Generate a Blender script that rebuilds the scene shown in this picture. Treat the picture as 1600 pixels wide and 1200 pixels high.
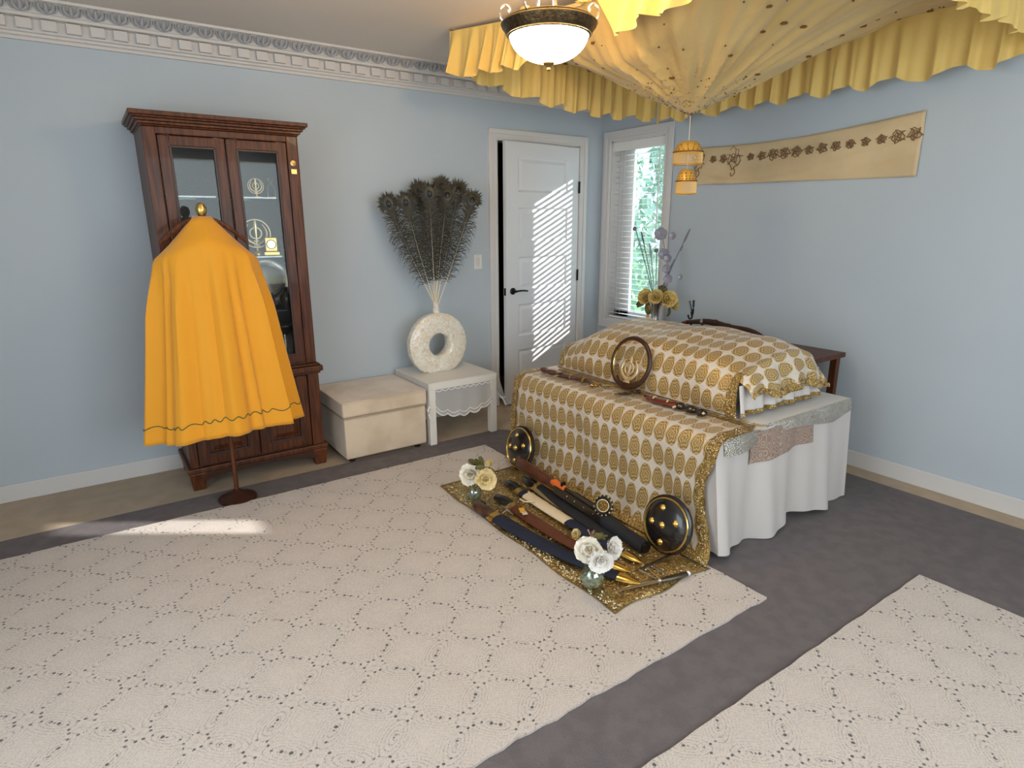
import bpy, bmesh, math, random
from mathutils import Vector, Matrix, Euler
R = math.radians
PI = math.pi
rnd = random.Random(7)
for o in list(bpy.data.objects): bpy.data.objects.remove(o)
scn = bpy.context.scene
COL = scn.collection

# ------------------------------------------------------------------ camera
FPX = 952.32; CAM = Vector((-3.8488, -4.2016, 1.5053))
YAW, PITCH, ROLL = R(34.4686), R(14.7743), R(-0.2198)
F_ = Vector((math.sin(YAW)*math.cos(PITCH), math.cos(YAW)*math.cos(PITCH), -math.sin(PITCH)))
R0 = F_.cross(Vector((0, 0, 1))).normalized(); U0 = R0.cross(F_)
RT = R0*math.cos(ROLL) + U0*math.sin(ROLL); UP = -R0*math.sin(ROLL) + U0*math.cos(ROLL)
cam = bpy.data.cameras.new('camera'); co = bpy.data.objects.new('camera', cam); COL.objects.link(co)
cam.sensor_fit = 'HORIZONTAL'; cam.sensor_width = 36; cam.lens = FPX/1600*36; cam.clip_start = .05; cam.clip_end = 200
m = Matrix.Identity(4)
for i in range(3):
    m[i][0] = RT[i]; m[i][1] = UP[i]; m[i][2] = -F_[i]; m[i][3] = CAM[i]
co.matrix_world = m
scn.camera = co

def at(px, py, x=None, y=None, z=None):
    """point where the pixel's ray meets a plane of the room"""
    d = RT*((px-800)/FPX) + UP*(-(py-600)/FPX) + F_
    if x is not None: t = (x-CAM.x)/d.x
    elif y is not None: t = (y-CAM.y)/d.y
    else: t = (z-CAM.z)/d.z
    return CAM + d*t

# ------------------------------------------------------------------ light
w = bpy.data.worlds.new('world'); scn.world = w; w.use_nodes = True
bg = w.node_tree.nodes['Background']; bg.inputs[0].default_value = (.55, .80, 1, 1); bg.inputs[1].default_value = 3.0
def light(name, kind, loc, energy, color, **k):
    l = bpy.data.lights.new(name, kind); l.energy = energy; l.color = color
    rot = k.pop('rot', None)
    for a, b in k.items(): setattr(l, a, b)
    o = bpy.data.objects.new(name, l); o.location = loc
    if rot is not None: o.rotation_euler = rot
    COL.objects.link(o); return o
SUN = Vector((-1.45, 1.0, -.69)).normalized()
light('sun', 'SUN', (6, -6, 6), 9.0, (1, .95, .88), angle=R(.6), rot=SUN.to_track_quat('-Z', 'Y').to_euler())
# unseen fill lamps added at the openings behind and beside the camera
light('fill_light_rear', 'AREA', (-2.6, -5.62, 1.5), 42, (1, .94, .86), shape='RECTANGLE', size=2.6, size_y=1.6, rot=(R(-90), 0, PI))
light('fill_light_side', 'AREA', (-4.98, -3.0, 1.5), 20, (1, .95, .89), shape='RECTANGLE', size=1.6, size_y=1.6, rot=(0, R(-90), 0))
scn.view_settings.view_transform = 'Standard'; scn.view_settings.look = 'None'
scn.view_settings.gamma = 1; scn.view_settings.use_curve_mapping = False; scn.view_settings.exposure = 0.0

# ------------------------------------------------------------------ materials
class NT:
    def __init__(s, name):
        s.m = bpy.data.materials.new(name); s.m.use_nodes = True; s.t = s.m.node_tree; s.n = s.t.nodes
        s.b = s.n['Principled BSDF']; s.out = s.n['Material Output']
    def new(s, t, **k):
        n = s.n.new(t)
        for a, b in k.items(): setattr(n, a, b)
        return n
    def lk(s, a, b): s.t.links.new(a, b)
    def put(s, sock, v):
        if isinstance(v, bpy.types.NodeSocket): s.lk(v, sock)
        else: sock.default_value = v
    def m_(s, op, *a, clamp=False):
        n = s.new('ShaderNodeMath', operation=op, use_clamp=clamp)
        for i, v in enumerate(a): s.put(n.inputs[i], v)
        return n.outputs[0]
    def mix(s, f, a, b):
        n = s.new('ShaderNodeMix', data_type='RGBA')
        s.put(n.inputs[0], f); s.put(n.inputs[6], a if not isinstance(a, tuple) else (*a[:3], 1)); s.put(n.inputs[7], b if not isinstance(b, tuple) else (*b[:3], 1))
        return n.outputs[2]
    def step(s, v, a, b, lo=1.0, hi=0.0):
        n = s.new('ShaderNodeMapRange', interpolation_type='SMOOTHSTEP'); s.put(n.inputs[0], v)
        for i, q in enumerate((a, b, lo, hi)): n.inputs[i+1].default_value = q
        return n.outputs[0]
    def noise(s, scale, detail=3, vec=None, rough=.5):
        n = s.new('ShaderNodeTexNoise'); n.inputs['Scale'].default_value = scale; n.inputs['Detail'].default_value = detail; n.inputs['Roughness'].default_value = rough
        s.lk(vec if vec is not None else s.obj(), n.inputs['Vector']); return n.outputs[0]
    def voro(s, scale, vec=None, out='Distance'):
        n = s.new('ShaderNodeTexVoronoi'); n.inputs['Scale'].default_value = scale
        s.lk(vec if vec is not None else s.obj(), n.inputs['Vector']); return n.outputs[out]
    def obj(s):
        if not hasattr(s, '_o'): s._o = s.new('ShaderNodeTexCoord').outputs['Object']
        return s._o
    def uv(s):
        if not hasattr(s, '_u'): s._u = s.new('ShaderNodeTexCoord').outputs['UV']
        return s._u
    def bump(s, h, strength=.3, dist=.01):
        n = s.new('ShaderNodeBump'); n.inputs['Strength'].default_value = strength; n.inputs['Distance'].default_value = dist
        s.lk(h, n.inputs['Height']); s.lk(n.outputs[0], s.b.inputs['Normal'])
    def set(s, **k):
        for a, v in k.items():
            key = {'color': 'Base Color', 'rough': 'Roughness', 'metal': 'Metallic', 'spec': 'Specular IOR Level', 'trans': 'Transmission Weight', 'ior': 'IOR', 'alpha': 'Alpha', 'sheen': 'Sheen Weight', 'coat': 'Coat Weight', 'emit': 'Emission Color', 'emits': 'Emission Strength', 'sss': 'Subsurface Weight'}[a]
            if isinstance(v, tuple): v = (*v[:3], 1)
            s.put(s.b.inputs[key], v)
        return s
M = {}
def mat(name, color, rough=.5, metal=0., bump=None, var=None, **k):
    t = NT(name); c = color
    if var:
        sc, c2, stretch = var[0], var[1], (var[2] if len(var) > 2 else None)
        vec = None
        if stretch:
            mp = t.new('ShaderNodeMapping'); mp.inputs['Scale'].default_value = stretch; t.lk(t.obj(), mp.inputs[0]); vec = mp.outputs[0]
        c = t.mix(t.step(t.noise(sc, 4, vec), .35, .65, 0., 1.), color, c2)
    t.set(color=c, rough=rough, metal=metal, **k)
    if bump: t.bump(t.noise(bump[0], 4), bump[1], bump[2] if len(bump) > 2 else .005)
    M[name] = t.m; return t.m
mat('wall_blue', (.485, .545, .60), .75, bump=(60, .08, .002), var=(1.6, (.50, .56, .612)))
mat('ceiling_cream', (.74, .66, .585), .85, bump=(80, .1, .002))
mat('trim_white', (.68, .655, .64), .45)
mat('crown_white', (.66, .62, .59), .6)
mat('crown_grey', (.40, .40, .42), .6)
mat('door_white', (.74, .74, .76), .38)
mat('black_metal', (.015, .013, .012), .35, .6)
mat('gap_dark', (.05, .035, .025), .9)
mat('floor_beige', (.42, .33, .235), .7, bump=(120, .2, .003), var=(9, (.47, .37, .27)))
mat('carpet_grey', (.155, .135, .14), .98, bump=(260, .8, .008), var=(14, (.185, .16, .16)))
mat('wood', (.125, .036, .011), .42, 0, None, (6, (.06, .017, .006), (12, 12, .8)), coat=.08, spec=.3)
mat('wood_dark', (.045, .016, .009), .4)
mat('suede', (.60, .47, .335), .95, 0, (40, .15, .004), (6, (.70, .565, .42)), sheen=.5)
mat('piping', (.42, .32, .22), .8)
mat('table_white', (.80, .76, .70), .35)
mat('brass', (.72, .50, .16), .28, 1.)
mat('gold', (.80, .55, .16), .22, 1.)
mat('emblem_gold', (.70, .52, .28), .32, .55)
mat('gold_pale', (.78, .62, .34), .3, 1.)
mat('bronze', (.06, .038, .02), .34, .8, (110, .6, .006), (60, (.12, .075, .03)))
mat('bronze_gold', (.36, .25, .10), .33, .9)
mat('nickel', (.72, .66, .58), .22, 1.)
mat('silver', (.62, .60, .58), .22, 1.)
mat('black_lacquer', (.012, .010, .010), .25, coat=.4)
mat('black_fabric', (.012, .012, .014), .85)
mat('navy', (.008, .012, .034), .75, bump=(200, .3, .002))
mat('brown_leather', (.12, .032, .014), .4, bump=(60, .15, .002))
mat('cream_hide', (.74, .60, .40), .6)
mat('khaki', (.24, .18, .08), .6)
mat('gunmetal', (.10, .085, .07), .35, .85, (160, .3, .002))
mat('stock_wood', (.13, .040, .020), .28, var=(5, (.07, .025, .015), (3, 14, 14)), coat=.3)
mat('wood_orange_sheen', (.72, .15, .03), .25, coat=.4)  # orange sheen on the handguard wood, put into its base colour
mat('red_wood', (.13, .02, .012), .22, coat=.4)
mat('horn', (.13, .055, .03), .3, var=(20, (.04, .018, .012)))
mat('orange_cloth', (.80, .335, .006), .7, bump=(300, .1, .002), sheen=.3)
mat('embroid_green', (.10, .11, .03), .8)
mat('satin_white', (.66, .61, .57), .4, sheen=.3)
mat('skirt_white', (.60, .55, .52), .55, sheen=.2)
mat('canopy_yellow', (.74, .52, .15), .55, bump=(25, .2, .01), sheen=.3)
mat('canopy_pale', (.55, .375, .14), .5, bump=(14, .4, .015), var=(3, (.60, .42, .17)), sheen=.2)
mat('banner_cloth', (.60, .46, .27), .6, bump=(9, .4, .02), var=(3, (.68, .53, .32)))
mat('embroid_brown', (.22, .12, .05), .6)
mat('chhatar_gold', (.86, .50, .10), .35, .45)
mat('chhatar_dark', (.22, .09, .02), .5, .3)
mat('fringe_amber', (.72, .44, .14), .35, .3)
mat('petal_white', (.86, .80, .68), .6, sss=.0)
mat('petal_pale', (.84, .80, .74), .55)
mat('petal_cream', (.80, .64, .33), .6)
mat('petal_yellow', (.72, .54, .20), .65)
mat('petal_lilac', (.38, .37, .44), .45, .25)
mat('leaf_olive', (.12, .11, .03), .6)
mat('leaf_grey', (.10, .12, .09), .6)
mat('pebble', (.50, .52, .42), .5, var=(60, (.14, .16, .09)))
mat('twig_rose', (.42, .22, .13), .6)
mat('stem_silver', (.26, .26, .30), .35, .6)
mat('quill', (.80, .68, .48), .4)
mat('barb', (.022, .019, .011), .6, var=(30, (.045, .037, .018)))
mat('eye_bronze', (.042, .034, .014), .4, .3)
mat('eye_teal', (.004, .007, .012), .35, .3)
mat('plastic_white', (.80, .79, .77), .4)
mat('grey_panel', (.10, .10, .10), .6)
mat('cushion_white', (.7, .66, .62), .7)
mat('lawn', (.16, .30, .10), .95)
mat('bark', (.12, .08, .05), .9)
mat('foliage', (.24, .36, .24), .8, var=(2, (.44, .55, .40)))
mat('clock_gold', (.85, .58, .14), .25, .8)
mat('amber_ribbon', (.75, .42, .03), .45)
mat('cobalt', (.02, .03, .14), .2)
mat('crystal_white', (.85, .85, .9), .1, 0)
mat('pearl', (.95, .86, .62), .12, .55)
mat('blind_white', (.80, .81, .83), .45)
mat('card_grey', (.36, .35, .33), .5)
def glass(name, col, rough=.03, alpha=None):
    t = NT(name)
    if alpha is None: t.set(color=col, rough=rough, trans=1., ior=1.45)
    else:
        tr = t.new('ShaderNodeBsdfTransparent'); tr.inputs[0].default_value = (*col, 1)
        gl = t.new('ShaderNodeBsdfGlossy'); gl.inputs['Roughness'].default_value = rough
        mx = t.new('ShaderNodeMixShader'); mx.inputs[0].default_value = alpha
        t.lk(tr.outputs[0], mx.inputs[1]); t.lk(gl.outputs[0], mx.inputs[2]); t.lk(mx.outputs[0], t.out.inputs[0])
    M[name] = t.m
glass('vase_glass', (.90, .95, .91), .03, .16)
glass('pane_glass', (.97, .985, 1.), .02, .05)
glass('cabinet_glass', (.90, .92, .91), .03, .022)
glass('shelf_glass', (.55, .66, .62), .05, .2)
def sheer():
    t = NT('sheer_lace'); t.set(color=(.86, .82, .78), rough=.8)
    t.put(t.b.inputs['Alpha'], .42); M['sheer_lace'] = t.m
    mat('lace_edge', (.86, .83, .79), .8)
sheer()
def bowl_glass():
    t = NT('bowl_glow'); t.set(color=(.9, .85, .75), rough=.3, emit=(1, .78, .48), emits=23.0); M['bowl_glow'] = t.m
bowl_glass()
def mosaic():
    t = NT('mosaic_pearl'); v = t.voro(55); c = t.voro(55, out='Color')
    s = t.new('ShaderNodeSeparateColor'); t.lk(c, s.inputs[0])
    t.set(color=t.mix(s.outputs[0], (.78, .68, .52), (.90, .86, .78)), rough=.14, coat=.8)
    t.bump(t.m_('ADD', v, t.m_('MULTIPLY', s.outputs[1], .6)), .7, .008); M['mosaic_pearl'] = t.m
mosaic()
def sequins(name, c1, c2, scale, white=.06):
    t = NT(name); v = t.voro(scale); c = t.voro(scale, out='Color'); s = t.new('ShaderNodeSeparateColor'); t.lk(c, s.inputs[0])
    big = t.noise(13, 3)
    base = t.mix(t.m_('MULTIPLY', s.outputs[0], t.step(big, .3, .7, .4, 1.)), c1, c2)
    base = t.mix(t.step(s.outputs[2], 1-white, 1-white+.02, 0., 1.), base, (.95, .85, .6))
    t.set(color=base, rough=.32, metal=.8)
    t.bump(t.m_('ADD', t.m_('MULTIPLY', s.outputs[1], 1.), t.m_('MULTIPLY', v, .5)), .7, .012); M[name] = t.m
sequins('sequin_gold', (.24, .13, .03), (.86, .60, .20), 190, .08)
sequins('sequin_silver', (.50, .46, .40), (.82, .78, .70), 150)
sequins('sequin_mat', (.22, .13, .04), (.90, .66, .26), 130, .08)
def brocade():
    t = NT('brocade'); sp = t.new('ShaderNodeSeparateXYZ'); t.lk(t.uv(), sp.inputs[0])
    fu = t.m_('SUBTRACT', t.m_('FRACT', sp.outputs[0]), .5); fv = t.m_('SUBTRACT', t.m_('FRACT', sp.outputs[1]), .5)
    wd = t.m_('SUBTRACT', .492, t.m_('MULTIPLY', t.m_('MAXIMUM', fv, -.02), .26))
    a = t.m_('DIVIDE', fu, wd); b = t.m_('DIVIDE', fv, .468)
    pw = lambda q: t.m_('POWER', t.m_('ABSOLUTE', q), 2.5)
    e = t.m_('POWER', t.m_('ADD', pw(a), pw(b)), .4)
    mask = t.step(e, .94, 1.0)
    an = t.m_('ARCTAN2', b, a)
    lobes = t.m_('SINE', t.m_('ADD', t.m_('MULTIPLY', e, 19.), t.m_('MULTIPLY', t.m_('SINE', t.m_('MULTIPLY', an, 6.)), 1.6)))
    fine = t.step(t.m_('ADD', lobes, t.m_('MULTIPLY', t.noise(260, 2, t.obj()), .9)), -.1, .9, 0., 1.)
    gold = t.mix(fine, (.66, .46, .19), (.32, .205, .07))
    sat = t.mix(t.noise(9, 2), (.62, .54, .46), (.70, .62, .53))
    t.set(color=t.mix(mask, sat, gold), rough=t.mix(mask, (.36,)*3, (.42,)*3), metal=t.m_('MULTIPLY', mask, .35), sheen=.2)
    t.bump(t.m_('ADD', t.m_('MULTIPLY', mask, .6), t.m_('MULTIPLY', fine, .25)), .35, .003); M['brocade'] = t.m
brocade()
def rugmat():
    t = NT('rug_white'); sp = t.new('ShaderNodeSeparateXYZ'); t.lk(t.uv(), sp.inputs[0])
    dn = t.noise(26, 2); dn2 = t.noise(23, 2)
    ja = t.m_('MULTIPLY', t.m_('SUBTRACT', dn, .5), .05); jb = t.m_('MULTIPLY', t.m_('SUBTRACT', dn2, .5), .05)
    A = t.m_('ADD', sp.outputs[0], ja); B = t.m_('ADD', sp.outputs[1], jb)
    fold = lambda q: t.m_('ABSOLUTE', t.m_('SUBTRACT', t.m_('FRACT', t.m_('ADD', q, .5)), .5))
    fa, fb = fold(A), fold(B)
    s = t.m_('MAXIMUM', fa, fb); q = t.m_('MINIMUM', fa, fb)
    def dist(cx, cy, kx=1., ky=1.):
        dx = t.m_('MULTIPLY', t.m_('SUBTRACT', s, cx), kx); dy = t.m_('MULTIPLY', t.m_('SUBTRACT', q, cy), ky)
        return t.m_('SQRT', t.m_('ADD', t.m_('MULTIPLY', dx, dx), t.m_('MULTIPLY', dy, dy)))
    dots = None
    for cx, cy, r in ((.425, .0, .032), (.5, .0, .014), (.26, .0, .022), (.15, .085, .026)):
        k = t.step(dist(cx, cy), r*.75, r*1.15)
        dots = k if dots is None else t.m_('MAXIMUM', dots, k)
    sz = t.noise(40, 2)
    dots = t.m_('MULTIPLY', dots, t.step(sz, .40, .50, 0., 1.))
    # fine dotted contour lines: lens-shaped rings round every edge
    e = dist(.5, 0, .58, 1.25)
    rings = t.step(t.m_('SINE', t.m_('MULTIPLY', e, 95.)), .45, .9, 0., 1.)
    e2 = dist(.5, .5, 1., 1.)
    rings2 = t.step(t.m_('SINE', t.m_('MULTIPLY', e2, 70.)), .7, .95, 0., 1.)
    specks = t.step(t.noise(240, 2), .46, .56, 0., 1.)
    zone = t.step(e, .12, .46, 1., .25)
    lines = t.m_('MULTIPLY', t.m_('MAXIMUM', t.m_('MULTIPLY', rings, zone), t.m_('MULTIPLY', rings2, .15)), specks)
    base = t.mix(t.noise(5, 3), (.60, .53, .475), (.67, .595, .535))
    base = t.mix(t.m_('MULTIPLY', t.step(t.noise(210, 3, None, .7), .46, .60, 0., 1.), .42), base, (.40, .345, .31))
    c = t.mix(t.m_('MULTIPLY', lines, .66), base, (.20, .17, .16))
    c = t.mix(t.m_('MULTIPLY', dots, .9), c, (.055, .05, .055))
    t.set(color=c, rough=.95, sheen=.15)
    t.bump(t.m_('ADD', t.noise(300, 3), t.m_('MULTIPLY', lines, -.5)), .35, .004); M['rug_white'] = t.m
rugmat()
def patchmat():
    t = NT('patch_brown'); n = t.voro(24); k = t.step(t.m_('SINE', t.m_('MULTIPLY', n, 26.)), .2, .8, 0., 1.)
    t.set(color=t.mix(k, (.30, .20, .15), (.46, .36, .30)), rough=.5); M['patch_brown'] = t.m
patchmat()

# ------------------------------------------------------------------ geometry helpers
WM = {}
class MB:
    def __init__(s): s.v = []; s.f = []; s.uv = {}
    def add(s, vs, fs, uvs=None):
        b = len(s.v); s.v += [Vector(q) for q in vs]; s.f += [tuple(i+b for i in f) for f in fs]
        if uvs:
            for i, q in enumerate(uvs): s.uv[b+i] = q
        return s
    def box(s, x0, x1, y0, y1, z0, z1):
        x0, x1 = min(x0, x1), max(x0, x1); y0, y1 = min(y0, y1), max(y0, y1); z0, z1 = min(z0, z1), max(z0, z1)
        return s.add([(x, y, z) for x in (x0, x1) for y in (y0, y1) for z in (z0, z1)],
                     [(0, 1, 3, 2), (4, 6, 7, 5), (0, 4, 5, 1), (2, 3, 7, 6), (0, 2, 6, 4), (1, 5, 7, 3)])
    def tube(s, path, r, n=8, flat=(1, 1), up=(0, 0, 1), cap=True, closed=False):
        path = [Vector(q) for q in path]; k = len(path); vs = []; fs = []
        up = Vector(up)
        for i, q in enumerate(path):
            a = path[(i-1) % k] if (closed or i > 0) else q; b = path[(i+1) % k] if (closed or i < k-1) else q
            d = (b-a).normalized(); sd = d.cross(up)
            if sd.length < 1e-4: sd = d.cross(Vector((1, 0, 0)))
            sd.normalize(); uu = sd.cross(d)
            rr = r[i] if isinstance(r, (list, tuple)) else r
            for j in range(n):
                t = 2*PI*j/n; vs.append(q + sd*math.cos(t)*rr*flat[0] + uu*math.sin(t)*rr*flat[1])
        for i in range(k if closed else k-1):
            i2 = (i+1) % k
            for j in range(n): fs.append((i*n+j, i*n+(j+1) % n, i2*n+(j+1) % n, i2*n+j))
        if cap and not closed: fs += [tuple(reversed(range(n))), tuple((k-1)*n+j for j in range(n))]
        return s.add(vs, fs)
    def lathe(s, prof, c=(0, 0, 0), n=24, mtx=None, closed=False):
        vs = []; fs = []; k = len(prof); c = Vector(c)
        for r, z in prof:
            for j in range(n):
                t = 2*PI*j/n; q = Vector((r*math.cos(t), r*math.sin(t), z))
                if mtx is not None: q = mtx @ q
                vs.append(q+c)
        for i in range(k if closed else k-1):
            i2 = (i+1) % k
            for j in range(n): fs.append((i*n+j, i*n+(j+1) % n, i2*n+(j+1) % n, i2*n+j))
        if not closed:
            if prof[0][0] > 1e-6: fs.append(tuple(reversed(range(n))))
            if prof[-1][0] > 1e-6: fs.append(tuple((k-1)*n+j for j in range(n)))
        return s.add(vs, fs)
    def grid(s, fn, nu, nv, uvf=None):
        vs = []; uvs = []; fs = []
        for i in range(nu+1):
            for j in range(nv+1):
                vs.append(fn(i/nu, j/nv)); uvs.append(uvf(i/nu, j/nv) if uvf else (i/nu, j/nv))
        for i in range(nu):
            for j in range(nv):
                a = i*(nv+1)+j; fs.append((a, a+nv+1, a+nv+2, a+1))
        return s.add(vs, fs, uvs)
    def prism(s, poly, z0, z1):
        n = len(poly); vs = [(x, y, z0) for x, y in poly]+[(x, y, z1) for x, y in poly]
        return s.add(vs, [tuple(reversed(range(n))), tuple(range(n, 2*n))]+[(i, (i+1) % n, n+(i+1) % n, n+i) for i in range(n)])
    def xf(s, mtx): s.v = [mtx @ q for q in s.v]; return s
    def mesh(s, name, mtl, smooth=False, inv=None):
        me = bpy.data.meshes.new(name); vs = [inv @ q for q in s.v] if inv else s.v
        me.from_pydata([tuple(q) for q in vs], [], s.f); me.update()
        if s.uv:
            l = me.uv_layers.new(name='UVMap')
            for lp in me.loops:
                if lp.vertex_index in s.uv: l.data[lp.index].uv = s.uv[lp.vertex_index]
        bm = bmesh.new(); bm.from_mesh(me); bmesh.ops.remove_doubles(bm, verts=bm.verts, dist=1e-6)
        bmesh.ops.recalc_face_normals(bm, faces=bm.faces); bm.to_mesh(me); bm.free()
        if smooth:
            me.polygons.foreach_set('use_smooth', [True]*len(me.polygons)); me.set_sharp_from_angle(angle=R(42))
        if mtl: me.materials.append(M[mtl])
        return me
    def build(s, name, mtl, parent=None, smooth=False, bevel=0, solid=0, world=True):
        inv = WM[parent.name].inverted() if (parent and world and parent.name in WM) else None
        o = bpy.data.objects.new(name, s.mesh(name, mtl, smooth, inv)); COL.objects.link(o)
        if parent: o.parent = parent; WM[o.name] = WM.get(parent.name, Matrix.Identity(4))
        else: WM[o.name] = Matrix.Identity(4)
        if solid: md = o.modifiers.new('thick', 'SOLIDIFY'); md.thickness = solid; md.offset = 0
        if bevel: md = o.modifiers.new('bevel', 'BEVEL'); md.width = bevel; md.segments = 2; md.limit_method = 'ANGLE'
        return o
def tag(o, label, cat, group=None):
    o['label'] = label; o['category'] = cat
    if group: o['group'] = group
    return o
def thing(name, label, cat, loc=(0, 0, 0), rotz=0, group=None, mtx=None):
    o = bpy.data.objects.new(name, None); COL.objects.link(o); o.empty_display_size = .05
    if mtx is None: mtx = Matrix.Translation(Vector(loc)) @ Matrix.Rotation(rotz, 4, 'Z')
    o.matrix_world = mtx; WM[o.name] = mtx.copy()
    return tag(o, label, cat, group)
def struct(name, mb, mtl, **k):
    o = mb.build(name, mtl, **k); o['kind'] = 'structure'; return o
def inst(src_mesh, name, parent, mtx, root_mtx=None):
    """one more piece sharing mesh data; mtx in the parent's frame"""
    o = bpy.data.objects.new(name, src_mesh); COL.objects.link(o); o.parent = parent; o.matrix_local = mtx
    WM[o.name] = WM.get(parent.name, Matrix.Identity(4)) @ mtx
    return o
def bez(pts, n=16):
    pts = [Vector(q) for q in pts]; out = []
    for i in range(n+1):
        t = i/n; q = list(pts)
        while len(q) > 1: q = [q[j].lerp(q[j+1], t) for j in range(len(q)-1)]
        out.append(q[0])
    return out
def spline(pts, n=8):
    """Catmull-Rom through points"""
    P = [Vector(q) for q in pts]; P = [P[0]*2-P[1]]+P+[P[-1]*2-P[-2]]; out = []
    for i in range(1, len(P)-2):
        for k in range(n):
            t = k/n; a, b, c, d = P[i-1:i+3]
            out.append(.5*((2*b)+(c-a)*t+(2*a-5*b+4*c-d)*t*t+(3*b-a-3*c+d)*t**3))
    out.append(P[-2]); return out
def sm(a, b, x):
    t = max(0., min(1., (x-a)/(b-a))); return t*t*(3-2*t)

# ------------------------------------------------------------------ the room
XL, YF, ZC = -5.1, -5.7, 2.575          # left wall, wall behind the camera, ceiling
T = .12
struct('floor', MB().box(XL-T, T, YF-T, .9, -.1, 0), 'floor_beige')
struct('ceiling', MB().box(XL-T, T, YF-T, T, ZC, ZC+.1), 'ceiling_cream')
DX0, DX1, DZ = -1.105, -.262, 2.13       # door opening
wb = MB().box(XL-T, DX0, 0, T, 0, ZC).box(DX1, T, 0, T, 0, ZC).box(DX0, DX1, 0, T, DZ, ZC)
struct('wall_back', wb, 'wall_blue')
WY0, WY1, WZ0, WZ1 = -.725, -.118, .665, 2.175   # corner window opening
SY0, SY1, SZ0, SZ1 = -3.60, -3.34, 1.585, 2.05    # small high window further along the same wall
wr = MB()
for y0, y1, z0, z1 in ((WY1, 0, 0, ZC), (WY0, WY1, 0, WZ0), (WY0, WY1, WZ1, ZC), (SY1, WY0, 0, ZC), (SY0, SY1, 0, SZ0), (SY0, SY1, SZ1, ZC), (YF-T, SY0, 0, ZC)):
    wr.box(0, T, y0, y1, z0, z1)
struct('wall_right', wr, 'wall_blue')
wl = MB()
for y0, y1, z0, z1 in ((YF, -3.8, 0, ZC), (-2.2, 0, 0, ZC), (-3.8, -2.2, 0, .7), (-3.8, -2.2, 2.3, ZC)): wl.box(XL-T, XL, y0, y1, z0, z1)
struct('wall_left', wl, 'wall_blue')
wf = MB()
for x0, x1, z0, z1 in ((XL, -3.9, 0, ZC), (-1.3, 0, 0, ZC), (-3.9, -1.3, 0, .7), (-3.9, -1.3, 2.3, ZC)): wf.box(x0, x1, YF-T, YF, z0, z1)
struct('wall_front', wf, 'wall_blue')
# dark closet behind the door
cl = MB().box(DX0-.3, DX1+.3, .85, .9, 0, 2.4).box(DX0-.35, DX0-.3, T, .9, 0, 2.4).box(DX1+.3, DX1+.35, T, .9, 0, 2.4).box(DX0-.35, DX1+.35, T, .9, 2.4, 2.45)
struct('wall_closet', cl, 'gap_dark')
# baseboards
struct('baseboard_back', MB().box(XL, DX0-.075, -.014, 0, 0, .10).box(DX1+.078, 0, -.014, 0, 0, .10), 'trim_white', bevel=.004)
struct('baseboard_right', MB().box(-.014, 0, YF, -.014, 0, .10), 'trim_white', bevel=.004)
struct('baseboard_left', MB().box(XL, XL+.014, YF, -.014, 0, .10), 'trim_white', bevel=.004)

# crown moulding: profile run, each dentil block and each carved leaf its own piece
prof = [(0, 2.405), (.018, 2.405), (.022, 2.418), (.034, 2.424), (.036, 2.434), (.05, 2.438), (.05, 2.496), (.088, 2.500), (.092, 2.512), (.10, 2.516), (.112, 2.545), (.138, 2.560), (.15, 2.562), (.152, 2.5745), (0, 2.5745)]
def crown(name, p0, p1, nrm):
    p0, p1, nrm = Vector(p0), Vector(p1), Vector(nrm); mb = MB(); k = len(prof)
    vs = [(q + nrm*a + Vector((0, 0, z))) for q in (p0, p1) for a, z in prof]
    mb.add(vs, [tuple(range(k)), tuple(reversed(range(k, 2*k)))]+[(i, (i+1) % k, k+(i+1) % k, k+i) for i in range(k)])
    o = struct(name, mb, 'crown_white')
    L = (p1-p0).length; d = (p1-p0)/L; n = int(L/.10)
    rot = Matrix((( d.x, nrm.x, 0), (d.y, nrm.y, 0), (0, 0, 1))).to_4x4()
    dm = MB().box(-.031, .031, .045, .080, 2.447, 2.493).mesh('dentil', 'crown_white')
    lf = MB()
    for sx in (-1, 1):                      # carved acanthus leaf: two curled lobes and a rib
        lf.tube(bez([(0, .108, 2.518), (sx*.022, .118, 2.522), (sx*.040, .128, 2.538), (sx*.026, .144, 2.556)], 7), [.006, .008, .009, .009, .008, .007, .006, .004], 6)
        lf.tube(bez([(sx*.03, .112, 2.520), (sx*.044, .122, 2.530), (sx*.047, .140, 2.552)], 4), .004, 5)
    lf.tube(bez([(0, .106, 2.516), (0, .128, 2.530), (0, .148, 2.556)], 5), [.006, .010, .012, .010, .008, .005], 6)
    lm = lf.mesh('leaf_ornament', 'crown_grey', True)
    for i in range(n):
        c = p0 + d*((i+.5)*L/n); mt = Matrix.Translation(c) @ rot
        inst(dm, 'dentil', o, mt); inst(lm, 'leaf_ornament', o, mt)
    return o
crown('trim_crown_back', (XL, 0, 0), (0, 0, 0), (0, -1, 0))
crown('trim_crown_right', (0, 0, 0), (0, -3.2, 0), (-1, 0, 0))

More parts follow.
